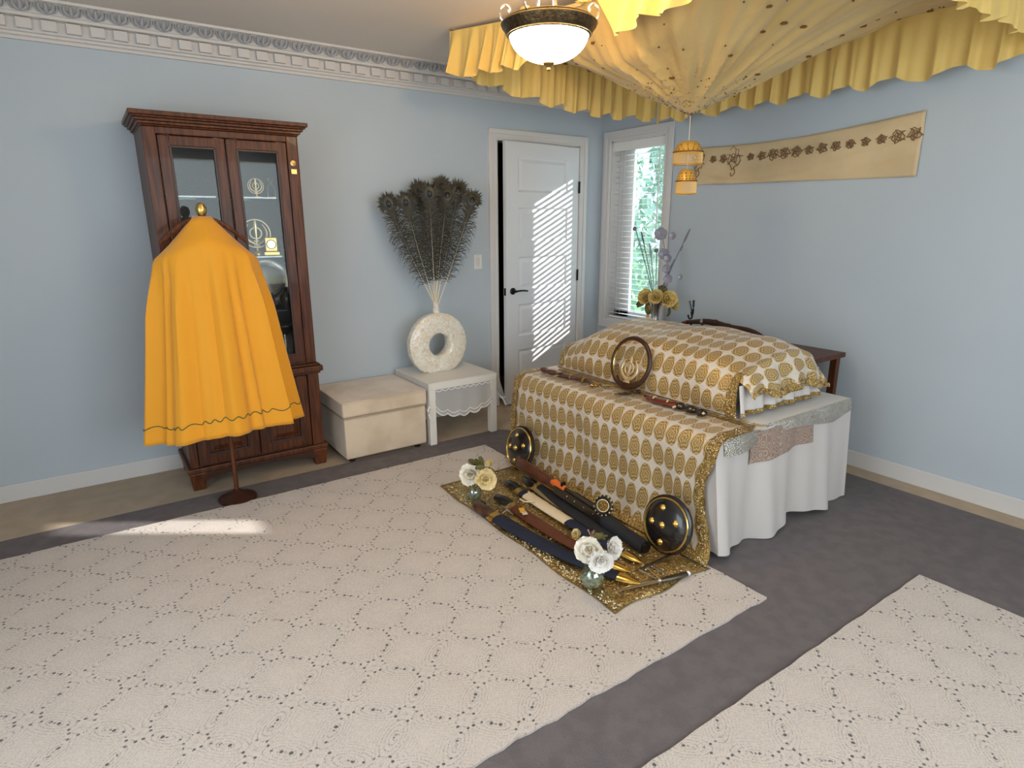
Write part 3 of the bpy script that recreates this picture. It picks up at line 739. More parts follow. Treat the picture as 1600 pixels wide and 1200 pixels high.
mb.add(vs, fs); mb.build('body', 'mosaic_pearl', va, True)
MB().lathe([(0, -.03), (.034, -.03), (.026, .0), (.021, .03), (.020, .075), (.023, .082), (.017, .080), (.015, .03), (0, .0)], (VC.x, VC.y, VC.z+VR), 20).build('neck', 'mosaic_pearl', va, True)
NK = Vector((VC.x, VC.y, VC.z+VR+.06))
# feathers: (eye pixel x, y), plane y, bend
fe = [((607, 318), -.20, .07, 'its eye lowest and outermost'), ((634, 316), -.26, .05, 'its eye toward the cabinet'), ((671, 302), -.30, .0, 'large eye at top middle'),
      ((699, 304), -.24, .0, 'beside the large-eyed middle one'), ((738, 312), -.28, -.06, 'leaning to the door casing'), ((716, 296), -.18, -.03, 'with loosely curled tips'), ((655, 298), -.16, .03, 'at the back near the wall'), ((690, 290), -.20, .0, 'its tip highest of all')]
def feather(eye, yp, bend, lab, seed):
    q = random.Random(seed); tip = at(eye[0], eye[1], y=yp); root = NK+Vector((q.uniform(-.008, .008), q.uniform(-.008, .008), -.02))
    ax = tip-root; L = ax.length; side = Vector((1, -.35, 0)).normalized(); fwd = Vector((-.4, -.9, .1)).normalized()
    mid = root.lerp(tip, .55)+Vector((bend*-.5, 0, .03))
    path = bez([root, mid, tip], 20)
    t = thing('peacock_feather', 'dark peacock feather in the ring vase, '+lab, 'feather', root, 0, 'peacock feathers')
    MB().tube(path, [.0042*(1-.75*k/20) for k in range(21)], 6).build('quill', 'quill', t, True)
    mb = MB()
    for k in range(330):
        s = .20+.80*(k/330)**.78; i = min(19, int(s*20)); p = path[i].lerp(path[i+1], s*20-i); d = (path[i+1]-path[i]).normalized()
        sd = d.cross(fwd).normalized()*(1 if k % 2 else -1)
        dens = sm(.72, .92, s)
        ln_ = (.024+.058*math.sin(PI*min(1, s*.72)))*q.uniform(.6, 1.25)*(1-.30*dens)
        up_ = .55+.6*dens+q.uniform(-.15, .2)
        droop = (1-dens)*q.uniform(-.1, 1.1)
        pts = []
        for n in range(5):
            f = n/4; pts.append(p+sd*ln_*f*(1-.15*f)+d*ln_*up_*f*(1-f*droop)+fwd*(.012*math.sin(f*3+k))*(1-dens*.5)-Vector((0, 0, ln_*.55*droop*f*f)))
        wdt = .0019+.0018*dens; nrm = fwd
        v = []; 
        for n, c in enumerate(pts):
            tg = (pts[min(4, n+1)]-pts[max(0, n-1)]).normalized(); pr = tg.cross(nrm).normalized()*wdt*(1-.6*n/4); v += [c-pr, c+pr]
        mb.add(v, [(2*n, 2*n+1, 2*n+3, 2*n+2) for n in range(4)])
    for k in range(90):           # fan round the eye
        a = -2.2+4.4*k/89; d = (path[-1]-path[-3]).normalized(); sd = d.cross(fwd).normalized()
        dr = (d*math.cos(a)+sd*math.sin(a)); ln_ = .074*q.uniform(.75, 1.3)
        c0_ = tip; pr = dr.cross(fwd).normalized()*.0034
        e = tip+dr*ln_+fwd*q.uniform(-.01, .01); mi = tip+dr*ln_*.55
        mb.add([c0_-pr*.3, c0_+pr*.3, mi+pr, e, mi-pr], [(0, 1, 2, 3, 4)])
    mb.build('barbs', 'barb', t)
    d = (path[-1]-path[-3]).normalized(); sd = d.cross(fwd).normalized(); nn = sd.cross(d)
    fm = Matrix((( sd.x, d.x, fwd.x), (sd.y, d.y, fwd.y), (sd.z, d.z, fwd.z))).to_4x4()
    MB().lathe([(0, .003), (.034, .002), (.039, 0), (0, -.001)], (0, 0, 0), 18, Matrix.Diagonal((.85, 1.15, 1, 1))).xf(Matrix.Translation(tip+fwd*.004) @ fm).build('eye', 'eye_bronze', t, True)
    MB().lathe([(0, .003), (.018, .002), (.021, 0), (0, -.001)], (0, 0, 0), 14, Matrix.Diagonal((.9, 1.1, 1, 1))).xf(Matrix.Translation(tip+fwd*.0075-d*.004) @ fm).build('eye_centre', 'eye_teal', t, True)
for i, (e, yp, b, l) in enumerate(fe): feather(e, yp, b, l, i+11)

# ------------------------------------------------------------------ altar platform
AX0, AX1, AY0, AY1, AZ = -1.655, -.52, -2.615, -1.13, .572
al = thing('altar_platform', 'low altar platform with a pleated white skirt and silver edged top sheet', 'altar', ((AX0+AX1)/2, (AY0+AY1)/2, RZ))
MB().box(AX0+.03, AX1, AY0+.03, AY1-.03, RZ, AZ-.012).build('frame', 'cushion_white', al, bevel=.01)
def skirt(u, v):
    """pleated end skirt facing the near side; u along x, v down"""
    x = AX0-.03+(AX1-AX0+.03)*u; amp = (.004+.030*v); s = u*5.2
    y = AY0-.006-amp*(.6+math.sin(s*2*PI*.55+.9)+.35*math.sin(s*2*PI*1.3))-.025*v
    zb = RZ+.022+.018*math.sin(s*1.9+2)
    return Vector((x, y, (AZ-.005)*(1-v)+zb*v))
MB().grid(skirt, 110, 14).build('skirt', 'skirt_white', al, True)
MB().grid(lambda u, v: Vector((AX0-.030+.022*u+.004*math.sin(u*9)*v, skirt(0, v).y+.15*u, skirt(0, v).z)), 20, 10).build('skirt', 'skirt_white', al, True)
def skirtl(u, v):
    x = AX0+(AX1-AX0)*u; return Vector((x, AY1+.004+(.004+.014*v)*(1+math.sin(u*31)), (AZ-.005)*(1-v)+(RZ+.012)*v))
MB().grid(skirtl, 70, 8).build('skirt', 'skirt_white', al, True)
MB().grid(lambda u, v: Vector((AX1+.004+.015*v*(1+math.sin(u*40)), AY0+(AY1-AY0)*u, (AZ-.005)*(1-v)+(RZ+.012)*v)), 70, 8).build('skirt', 'skirt_white', al, True)
def topsheet(u, v):
    """sheet on the platform, hanging a little over the near end"""
    x = AX0+.02+(AX1-AX0-.02)*u; s = v*(AY1-AY0+.10)
    L = AY1-AY0; over = max(0, s-L)
    y = AY1-min(s, L)-.012*sm(0, .05, over)*(1+.6*math.sin(u*17))-.02*over/.1*(.5+.5*math.sin(u*11+1)); z = AZ+.004-max(0, over-.01)*(.75+.25*math.sin(u*9+.5))
    return Vector((x, y, z))
ts = MB().grid(topsheet, 60, 60).build('top_sheet', 'satin_white', al, True)
MB().grid(lambda u, v: topsheet(u, .94+.06*v)+Vector((0, -.003, .003)), 90, 5).build('sheet_border', 'sequin_silver' if 'sequin_silver' in M else 'satin_white', ts, True)
pm_ = MB().grid(lambda u, v: skirt(.225+.44*u, .02+.27*v)+Vector((0, -.008, 0)), 40, 6).build('brocade_patch', 'patch_brown', al, True)

# ------------------------------------------------------------------ brocade covers
def arc(pts, n=12):
    P = spline(pts, n); L = [0.]
    for a, b in zip(P, P[1:]): L.append(L[-1]+(b-a).length)
    return P, L
def along(P, L, s):
    s = max(0, min(L[-1], s))
    for i in range(len(L)-1):
        if s <= L[i+1]+1e-9:
            t = (s-L[i])/max(1e-9, L[i+1]-L[i]); return P[i].lerp(P[i+1], t)
    return P[-1]
CU, CV = .0735, .128
# lower front cloth: from the ledge over the front edge to the floor
FP, FL = arc([(-1.34, .583), (-1.50, .584), (-1.61, .583), (-1.665, .572), (-1.695, .535), (-1.702, .44), (-1.698, .30), (-1.706, .18), (-1.725, .09), (-1.75, .040), (-1.775, .0235)])
FT = FL[-1]; FY0, FY1 = -2.655, -1.095
def fcloth(y, s, off=0.):
    p = along(FP, FL, s); q = along(FP, FL, min(FT, s+.004)); p0 = along(FP, FL, max(0, s-.004)); d = (q-p0).normalized(); n = Vector((-d.y, d.x)); n = -n if n.x > 0 and abs(n.x) > .3 else n
    if n.y < -.3: n = -n
    hang = sm(.36, .55, s)
    rip = hang*(.008*math.sin(y*9+1)+.005*math.sin(y*21+s*5))*(1-sm(FT-.2, FT, s)*.7)
    yy = y
    edge = sm(-2.35, FY0, y) if y < -2.35 else 0
    yy += edge*hang*.05*math.sin((s-.36)/(FT-.36)*PI*1.35)*1.0
    el = sm(-1.35, FY1, y) if y > -1.35 else 0
    yy += el*hang*.045*math.sin((s-.36)/(FT-.36)*PI)
    return Vector((p.x-rip+n.x*off, yy, p.y+n.y*off))
def fsub(y0, y1, s0, s1, nu, nv, off=0.):
    return MB().grid(lambda u, v: fcloth(y0+(y1-y0)*u, s0+(s1-s0)*v, off), nu, nv, lambda u, v: ((y0+(y1-y0)*u)/CU, -(s0+(s1-s0)*v)/CV+.35))
fc = tag(fsub(FY0, FY1, 0, FT, 90, 70).build('front_cloth', 'brocade', smooth=True), 'white cloth with rows of gold paisley motifs falling from altar ledge to floor', 'cloth')
BW = .062
sq = MB().lathe([(0, -.5), (.8, 0), (0, .7)], (0, 0, 0), 6)
def studs(fn, n, seed, r=.0042):
    q = random.Random(seed); mb = MB()
    for _ in range(n):
        c = fn(q.random(), q.random()); rr = r*q.uniform(.55, 1.2)
        mb.add([c+v*rr for v in sq.v], sq.f)
    return mb
for y0, y1, sd in ((FY0, FY0+BW, 1), (FY1-BW*.9, FY1, 2)):
    b = fsub(y0, y1, .10 if sd == 1 else .14, FT, 4, 70, .0035).build('side_border', 'sequin_gold', fc, True)
    o = studs(lambda u, v: fcloth(y0+.006+(y1-y0-.012)*u, .14+(FT-.14)*v, .006), 150, sd).build('pearls', 'pearl', b); o['kind'] = 'stuff'
b = fsub(FY0+BW, FY1-BW, FT-.05, FT, 80, 5, .0035).build('hem_border', 'sequin_gold', fc, True)
o = studs(lambda u, v: fcloth(FY0+(FY1-FY0)*u, FT-.045+.04*v, .006), 120, 5).build('pearls', 'pearl', b); o['kind'] = 'stuff'
# gold edging strip lying along the ledge
b = fsub(FY0+.03, FY1-.10, .045, .088, 80, 3, .004).build('ledge_border', 'sequin_gold', fc, True)

# upper cover over the cushioned book rest
UP_, UL = arc([(-1.368, .590), (-1.372, .66), (-1.352, .735), (-1.315, .80), (-1.255, .845), (-1.17, .868), (-1.05, .895), (-.93, .905), (-.80, .895), (-.70, .84), (-.655, .74), (-.64, .62)])
UT_ = UL[-1]; UY0, UY1 = -2.475, -1.135
bc_ = thing('book_rest', 'cushioned rest hidden under the brocade cover on the altar', 'cushion', (-1.0, -1.8, AZ+.006))
MB().box(-1.30, -.72, -2.36, -1.22, AZ+.012, .765).build('cushion', 'cushion_white', bc_, bevel=.05)
MB().box(-1.16, -.80, -2.28, -1.30, .765, .815).build('book', 'cushion_white', bc_, bevel=.02)
def ucloth(y, s, off=0.):
    p = along(UP_, UL, s); q = along(UP_, UL, min(UT_, s+.004)); p0 = along(UP_, UL, max(0, s-.004)); d = (q-p0).normalized(); n = Vector((-d.y, d.x))
    f = s/UT_
    hl = .52+.48*sm(UY1+.02, UY1-.26, y)
    hr = 1-.10*sm(-2.28, UY0, y)
    sag = .010*math.sin((y+1.1)*7+f*3)+.006*math.sin(y*17+f*6)
    top = sm(.65, .8, p.y)
    z = .588+(p.y-.588)*hl*hr + sag*top
    x = p.x-.012*math.sin(y*13+1)*sm(.59, .63, p.y)*(1-top)*1.0
    x += (1-hl)*.10*(1 if p.x < -1.0 else -1)*.0
    yy = y-.035*sm(UY1-.1, UY1, y)*0
    if y < -2.40: yy -= .028*sm(.80, .62, p.y)*sm(-2.40, UY0, y)      # hem flares at the near corner
    return Vector((x-n.x*0+(-off if p.y < .8 and p.x < -1.2 else 0), yy, z+(off if p.y >= .8 or p.x > -1.2 else 0)))
def usub(y0, y1, s0, s1, nu, nv, off=0.):
    return MB().grid(lambda u, v: ucloth(y0+(y1-y0)*u, s0+(s1-s0)*v, off), nu, nv, lambda u, v: ((y0+(y1-y0)*u)/CU+.2, (s0+(s1-s0)*v)/(CV*.95)+.0))
uc = tag(usub(UY0, UY1, 0, UT_, 90, 80).build('altar_cover', 'brocade', smooth=True), 'white satin cover with gold paisley rows draped over the cushioned top of the altar', 'cover')
# near end: satin drape gathered in folds, hanging from the cover's edge
SD0, SD1 = .20, UT_-.10
def drape(u, v, off=0.):
    s = SD0+(SD1-SD0)*u; e = ucloth(UY0, s)
    fo = math.sin(u*27)+.5*math.sin(u*61+1)
    bot = .685+.018*math.sin(u*13)-.03*u
    d = max(.0, e.z-bot)
    k = sm(0, .5, v)
    return Vector((e.x+.014*math.sin(u*34+2)*v, e.y-.028*k-.040*v-.012*fo*v-off, e.z-d*v**1.1))
dr_ = MB().grid(lambda u, v: drape(u, v), 120, 16, lambda u, v: ((UY0)/CU+.2-v*2.6, (SD0+(SD1-SD0)*u)/(CV*.95))).build('end_drape', 'brocade', uc, True)
b = MB().grid(lambda u, v: drape(u, .80+.2*v, .004), 120, 4).build('drape_border', 'sequin_gold', uc, True)
o = studs(lambda u, v: drape(u, .82+.17*v, .008), 160, 8).build('pearls', 'pearl', b); o['kind'] = 'stuff'
def drape2(u, v, off=0.):
    x = -1.352+.70*u; fo = math.sin(u*31+1)+.6*math.sin(u*53)
    return Vector((x, UY0-.012-.020*v-.010*fo*(.4+.6*v)-off, .745-(.745-.592)*v))
MB().grid(lambda u, v: drape2(u, v), 120, 10).build('under_drape', 'satin_white', uc, True)
b = MB().grid(lambda u, v: drape2(u, .86+.14*v, .004), 120, 3).build('under_border', 'sequin_gold', uc, True)
for y0, y1, s0, s1, sd in ((UY0, UY0+.045, 0, .26, 11), (UY1-.04, UY1, 0, .30, 12)):
    b = usub(y0, y1, s0, s1, 4, 30, .004).build('side_border', 'sequin_gold', uc, True)
    o = studs(lambda u, v: ucloth(y0+.004+(y1-y0-.008)*u, s0+(s1-s0)*v, .006), 60, sd).build('pearls', 'pearl', b); o['kind'] = 'stuff'
MB().grid(lambda u, v: Vector((ucloth(UY1, v*UT_).x, UY1+.002+.012*u, ucloth(UY1, v*UT_).z*(1-u)+.586*u)), 6, 60).build('end_drape', 'satin_white', uc, True)

# gold mat on the rug
def matf(u, v):
    x = -2.335+(-1.765+2.335)*u; y = -2.705+(-1.245+2.705)*v
    h = .004*math.sin(x*26+y*9)+.003*math.sin(y*31+x*13)
    if u in (0., 1.) or v in (0., 1.): h = 0
    return Vector((x+.006*math.sin(y*14)*(u == 0), y+.010*math.sin(x*19)*(v == 0), RZ+.0125+max(0, h)))
mt = tag(MB().grid(matf, 30, 60).build('sequin_mat', 'sequin_mat', smooth=True, solid=.002), 'gold sequinned mat on the white rug at the foot of the altar', 'mat')
mb = MB()
edge = [matf(0, k/70) for k in range(71)]; MB().tube([q+Vector((0, 0, .002)) for q in edge], .003, 5).build('edging', 'bronze_gold', mt, True)
MB().tube([matf(k/30, 0)+Vector((0, 0, .002)) for k in range(31)], .003, 5).build('edging', 'bronze_gold', mt, True)
MB().tube([matf(k/30, 1)+Vector((0, 0, .002)) for k in range(31)], .003, 5).build('edging', 'bronze_gold', mt, True)
o = studs(lambda u, v: matf(.01+.09*u, .01+.98*v)+Vector((0, 0, .004)), 260, 21, .006).build('sequins', 'pearl', mt); o['kind'] = 'stuff'
o = studs(lambda u, v: matf(.1+.88*u, .01+.98*v)+Vector((0, 0, .006)), 170, 22, .006).build('sequins', 'pearl', mt); o['kind'] = 'stuff'

# ------------------------------------------------------------------ ring with khanda on the ledge
kr = .141; kc = at(980, 573, x=-1.425); 
km = Matrix.Translation((-1.435, kc.y, .593)) @ Matrix.Rotation(R(90), 4, 'Z') @ Matrix.Rotation(R(180), 4, 'Z') @ Matrix.Rotation(R(-14), 4, 'X')
kt = thing('emblem_ring', 'round dark ring holding a gold khanda emblem, leaning on the altar cover', 'emblem', mtx=km)
MB().tube([(kr*math.sin(2*PI*k/56), 0, .012+kr+kr*math.cos(2*PI*k/56)) for k in range(56)], .011, 10, (1, 1), (0, 1, 0), closed=True).build('ring', 'wood_dark', kt, True, world=False)
MB().tube([((kr-.011)*math.sin(2*PI*k/56), -.004, .012+kr+(kr-.011)*math.cos(2*PI*k/56)) for k in range(56)], .004, 6, (1, 1), (0, 1, 0), closed=True).build('inner_band', 'gold', kt, True, world=False)
khanda(MB(), .074, (0, -.004, .032), 1.5).build('emblem', 'emblem_gold', kt, True, world=False)
MB().tube([(-.085, 0, .062), (-.05, -.002, .036), (0, -.003, .030), (.05, -.002, .036), (.085, 0, .062)], .007, 8).build('bracket', 'wood_dark', kt, True, world=False)

# ------------------------------------------------------------------ shields
def shield(c, rot, label, r=.138):
    mt_ = Matrix.Translation(c) @ Matrix.Rotation(rot, 4, 'Z') @ Matrix.Rotation(R(76), 4, 'X')     # local +z faces out
    t = thing('round_shield', label, 'shield', mtx=mt_)
    MB().lathe([(0, .040), (.04, .039), (.085, .031), (.115, .018), (r-.012, .006), (r, .004), (r, -.004), (r-.014, -.002), (.08, .020), (0, .030)], (0, 0, 0), 44).build('dome', 'black_lacquer', t, True, world=False)
    MB().tube([((r-.017)*math.cos(2*PI*k/48), (r-.017)*math.sin(2*PI*k/48), .0155) for k in range(48)], .0045, 6, closed=True).build('gold_band', 'gold', t, True, world=False)
    for x, y in ((0, 0), (.062, .030), (-.062, -.004), (.004, -.078), (-.022, .074)):
        rr = math.hypot(x, y); h = .039-.010*(rr/.075)**2
        MB().lathe([(0, .016), (.007, .013), (.012, .009), (.0135, .005), (.0165, .003), (.017, -.003)], (x, y, h), 14).build('boss', 'gold', t, True, world=False)
    return t
shield(Vector((-1.795, -1.300, RZ+.152)), R(-90), 'black shield with gold bosses leaning on the altar cloth behind the rifle butt')
shield(Vector((-1.815, -2.500, RZ+.152)), R(-88), 'black shield with gold bosses leaning on the altar cloth beside the silver dagger')

# ------------------------------------------------------------------ swords and other arms laid on the mat
MZ = RZ+.022
def P2(px, py, z=MZ+.012): return at(px, py, z=z)
def sword(label, p0, p1, bow, mtl, w=.024, hilt='hook', tip='gold', bands=(), h=None, hl=.15, z0=None, z1=None, group=None, tipmat='gold'):
    """sheathed sword lying on the mat: p0 mouth, p1 tip (pixels), bow = sideways curve in metres"""
    a = P2(*p0, z=z0 or MZ-.002+w*.42); b = P2(*p1, z=z1 or MZ-.002+w*.30); d = (b-a).normalized(); sd = Vector((0, 0, 1)).cross(d).normalized()
    c1 = a.lerp(b, .35)+sd*bow*.6; c2 = a.lerp(b, .72)+sd*bow
    path = bez([a, c1, c2, b], 24); n = len(path); hh = h or .42
    t = thing('sword', label, 'sword', (a.x, a.y, a.z), 0, group)
    k = 21 if tip else 24
    wf_ = lambda i: w*(1-.45*(i/24)**2)
    MB().tube(path[:k+1], [wf_(i) for i in range(k+1)], 10, (1, hh)).build('sheath', mtl, t, True)
    if tip: MB().tube(path[k:], [wf_(k)*1.12, wf_(k)*1.05, wf_(k)*.8, w*.12], 10, (1, hh*1.05)).build('tip_cap', tipmat, t, True)
    MB().tube(path[:2], w*1.1, 10, (1, hh*1.15)).build('throat', 'brass', t, True)
    for f0, f1, m_ in bands:
        i0, i1 = int(f0*24), int(f1*24)
        MB().tube(path[i0:i1+1], [wf_(i)*1.04 for i in range(i0, i1+1)], 10, (1, hh*1.06)).build('band', m_, t, True)
    g0 = a-d*.004; up = Vector((0, 0, 1))
    if hilt:
        if hilt == 'hook': hp = spline([g0, g0-d*hl*.4+sd*.006, g0-d*hl*.75+sd*.012, g0-d*hl+sd*.03, g0-d*hl*.92+sd*.055], 5)
        else: hp = spline([g0, g0-d*hl*.5+up*.004, g0-d*hl], 6)
        m_ = len(hp); hd = MB().tube(hp, [w*(.62+.16*math.sin(PI*i/(m_-1))) for i in range(m_)], 10, (1, .8)).build('handle', {'hook': 'horn', 'dark': 'black_lacquer', 'wood': 'stock_wood', 'silver': 'black_lacquer'}.get(hilt, 'black_lacquer'), t, True)
        MB().lathe([(0, -.016), (.014, -.010), (.018, 0), (.014, .010), (0, .016)], hp[-1], 12).build('pommel', 'black_lacquer' if hilt != 'wood' else 'brass', hd, True)
        MB().tube(spline([g0-sd*.048+up*.006, g0-sd*.02, g0+sd*.02, g0+sd*.048+up*.006], 4), .0055, 6).build('guard', 'silver' if hilt in ('silver', 'hook') else 'bronze_gold', hd, True)
    return t
sword('curved sword in a navy cloth sheath, outermost on the gold mat', (772, 806), (1001, 911), -.075, 'navy', .043, 'hook', hl=.15)
sword('curved sword in a smooth brown leather sheath beside the navy one', (800, 790), (985, 893), -.055, 'brown_leather', .038, 'silver', hl=.13)
sword('sword in a navy and cream sheath between brown sheath and rifle', (812, 766), (1003, 879), -.03, 'navy', .037, 'dark', bands=((.12, .48, 'cream_hide'),), hl=.12, z0=MZ+.014)
sword('short khaki sheathed sword with a dark grip lying under the rifle', (838, 762), (890, 800), -.01, 'khaki', .032, 'dark', hl=.13)
sword('black sheathed sword with a hooked grip near the farther flower vase', (846, 758), (952, 838), -.02, 'black_fabric', .050, 'dark', tip=None, hl=.15)
# hook-ended belt clip and brass tag lying on the sheaths
o = thing('belt_clip', 'cream J-shaped clip lying on the khaki sheath', 'clip', P2(828, 772, MZ+.03))
b0 = P2(826, 768, MZ+.032); b1 = P2(836, 782, MZ+.032); dd = (b1-b0); sd = Vector((0, 0, 1)).cross(dd)
MB().tube(spline([b0, b0+dd*.6, b1, b1-sd*.45, b1-sd*.6-dd*.35], 4), .0065, 6, (1, .5)).build('hook', 'cream_hide', o, True)
MB().lathe([(0, 0), (.006, 0), (.006, .003), (0, .004)], b0+Vector((0, 0, .002)), 8).build('rivet', 'brass', o, True)
o = thing('brass_tag', 'yellow brass tag on a pin lying across the brown sheath', 'tag', P2(815, 796, MZ+.032))
a = P2(801, 778, MZ+.036); b = P2(813, 795, MZ+.036); d = (b-a).normalized(); sd = Vector((0, 0, 1)).cross(d)
MB().tube([a, b], .0028, 6).build('pin', 'bronze_gold', o, True)
MB().add([b+sd*.018, b-sd*.010, b+d*.045-sd*.014, b+d*.05+sd*.016]+[q+Vector((0, 0, .006)) for q in (b+sd*.018, b-sd*.010, b+d*.045-sd*.014, b+d*.05+sd*.016)], [(3, 2, 1, 0), (4, 5, 6, 7), (0, 1, 5, 4), (1, 2, 6, 5), (2, 3, 7, 6), (3, 0, 4, 7)]).build('plate', 'amber_ribbon', o, bevel=.001)
MB().box(-.016, .016, -.013, .013, 0, .006).xf(Matrix.Translation(b+d*.056+sd*.004) @ Matrix.Rotation(math.atan2(d.y, d.x), 4, 'Z')).build('charm', 'cream_hide', o, bevel=.001)
# silver crossguard ornament
o = thing('crossed_pins', 'pair of small crossed silver pins on the dark sword grip', 'pins', P2(792, 797, MZ+.035))
for (u0, v0), (u1, v1) in (((784, 803), (799, 790)), ((782, 789), (802, 804))): MB().tube(spline([P2(u0, v0, MZ+.036), P2((u0+u1)/2, (v0+v1)/2, MZ+.042), P2(u1, v1, MZ+.036)], 4), [.001]+[.004]*7+[.001], 6).build('pin', 'silver', o, True)

# rifle
rb, rm = Vector((-1.925, -1.455, .150)), Vector((-1.900, -2.455, .050))
rd = (rm-rb).normalized(); rs = Vector((0, 0, 1)).cross(rd).normalized(); ru = rd.cross(rs)
rM = Matrix(((rd.x, rs.x, ru.x, rb.x), (rd.y, rs.y, ru.y, rb.y), (rd.z, rs.z, ru.z, rb.z), (0, 0, 0, 1))) @ Matrix.Diagonal((1, 1.35, 1.35, 1))
rf = thing('rifle', 'rifle with brown wooden stock and long black barrel cover lying along the altar', 'rifle', mtx=rM)
def rod(pts, r, n, flat, m_, name, smooth=True, parent=None): return MB().tube(pts, r, n, flat).build(name, m_, parent or rf, smooth, world=False)
rod([(0, 0, -.004), (.015, 0, -.004), (.12, 0, -.002), (.26, 0, .004), (.36, 0, .006)], [.022, .030, .030, .026, .024], 10, (.55, 1), 'stock_wood', 'stock')
rod([(.0, 0, -.004), (.006, 0, -.004)], .031, 10, (.55, 1), 'bronze_gold', 'butt_plate')
rod([(.03, 0, -.032), (.2, 0, -.028), (.36, 0, -.020)], .0035, 6, (1, 1), 'nickel', 'rib')
rod([(.30, 0, .012), (.36, 0, .013), (.43, 0, .012)], [.014, .019, .017], 10, (.8, 1), 'wood_orange_sheen', 'handguard')
rc = MB().box(.36, .73, -.017, .017, -.020, .016).build('receiver', 'gunmetal', rf, bevel=.004, world=False)
rod([(.36, 0, .020), (.74, 0, .020)], .007, 8, (1, 1), 'gunmetal', 'gas_tube')
MB().box(.40, .415, -.010, .010, .016, .040).build('sight', 'black_metal', rf, bevel=.002, world=False)
MB().box(.44, .70, .0165, .0185, -.004, .004).build('bolt_slot', 'black_metal', rc, world=False)
for x in (.47, .53, .60, .67): MB().lathe([(0, 0), (.004, 0), (.003, .002), (0, .003)], (x, -.017, .004), 8, rx).build('rivet', 'nickel', rc, world=False)
mg = MB()
pts = [(.50, 0, -.018), (.47, 0, -.06), (.43, 0, -.10)]
rod([(.40, .018, -.016), (.44, .045, -.030), (.50, .075, -.052), (.57, .10, -.072)], [.030, .034, .034, .030], 8, (1, .55), 'black_fabric', 'magazine')
rod([(.33, .012, -.012), (.335, .04, -.035), (.325, .075, -.060)], [.018, .021, .020], 8, (1, .7), 'black_fabric', 'grip')
rod(spline([(.36, .016, -.016), (.385, .042, -.034), (.42, .04, -.036), (.44, .018, -.018)], 5), .0035, 6, (1, 1), 'nickel', 'trigger_guard')
rod([(.55, .02, -.012), (.66, .03, -.018), (.73, .03, -.02)], .016, 8, (1, .6), 'black_fabric', 'sling')
rod([(.72, 0, -.002), (.75, 0, -.002), (.77, 0, -.004), (.86, 0, -.004), (1.0, 0, -.004)], [.020, .030, .027, .025, .025], 12, (1, 1), 'black_fabric', 'barrel_cover')
rod([(.995, 0, -.004), (1.012, 0, -.004)], .021, 12, (1, 1), 'black_metal', 'muzzle')
rod([(.62, .028, -.018), (.635, .05, -.03)], .005, 6, (1, 1), 'nickel', 'charging_handle')
# ornate bracelet on the rifle
bp = rM @ Vector((.715, .0, .052)); bm4 = Matrix.Translation(bp) @ rM.to_3x3().to_4x4() @ Matrix.Rotation(R(70), 4, 'X') @ Matrix.Rotation(R(15), 4, 'Y')
br = thing('bead_bracelet', 'dark bracelet with gilt links resting upright on the rifle', 'bracelet', mtx=bm4)
MB().tube([(.040*math.cos(2*PI*k/28), .030*math.sin(2*PI*k/28), 0) for k in range(28)], .010, 8, closed=True).build('band', 'black_lacquer', br, True, world=False)
MB().tube([(.031*math.cos(2*PI*k/28), .022*math.sin(2*PI*k/28), .005) for k in range(28)], .0025, 6, closed=True).build('inner_rim', 'gold_pale', br, True, world=False)
lm_ = MB().lathe([(0, -.006), (.006, 0), (0, .006)], (0, 0, 0), 6).mesh('link', 'gold_pale')
for k in range(14):
    a = 2*PI*k/14; inst(lm_, 'link', br, Matrix.Translation((.046*math.cos(a), .036*math.sin(a), .006)))

# silver dagger and throwing spikes
a, b = P2(962, 924, MZ+.004), P2(1078, 895, MZ+.012); d = (b-a).normalized(); sd = Vector((0, 0, 1)).cross(d)
dg = thing('silver_dagger', 'long silver dagger with a ridged steel grip near the mat corner', 'dagger', a)
q = lambda f, s=0: a.lerp(b, f)+sd*s
MB().tube([q(0), q(.12, .004), q(.35, .006), q(.58, .002)], [.002, .010, .014, .014], 8, (1, .25)).build('blade', 'silver', dg, True)
MB().tube([q(.59), q(.72, -.002), q(.86, -.002), q(.96, 0)], [.010, .014, .014, .012], 8, (1, .7)).build('grip', 'gunmetal', dg, True)
for f in (.66, .72, .78, .84): MB().tube([q(f-.012, -.012), q(f+.012, .010)], .0035, 5).build('ridge', 'silver', dg, True)
MB().lathe([(0, -.012), (.010, -.006), (.012, 0), (.010, .006), (0, .012)], q(.975), 10).build('pommel', 'crystal_white', dg, True)
MB().lathe([(0, -.012), (.010, -.006), (.012, 0), (.010, .006), (0, .012)], q(.58), 10).build('collar', 'silver', dg, True)
for i, ((x0, y0), (x1, y1), l) in enumerate([((999, 891), (1036, 909), 'the one nearest the gilt sheath tips'), ((1012, 888), (1030, 903), 'the shortest of them'), ((1019, 885), (1046, 900), 'the one nearest the shield'), ((986, 904), (998, 914), 'lying apart under the sheath ends'), ((980, 908), (990, 917), 'half under the navy sheath')]):
    a, b = P2(x0, y0, MZ+.005), P2(x1, y1, MZ+.004)
    t = thing('steel_spike', 'slender steel spike on the gold mat, '+l, 'spike', a, 0, 'steel spikes')
    MB().tube([a, a.lerp(b, .3), b], [.0045, .0035, .001], 6).build('shaft', 'nickel', t, True)
    MB().lathe([(0, -.006), (.006, 0), (0, .006)], a, 8).build('knob', 'nickel', t, True)
a, b = P2(996, 891, MZ+.006), P2(1046, 868, MZ+.006); d = (b-a).normalized()
t = thing('dark_rod', 'flat dark steel rod lying below the near shield', 'rod', a)
MB().tube([a, a.lerp(b, .9), b], [.007, .008, .006], 6, (1, .5)).build('shaft', 'gunmetal', t, True)
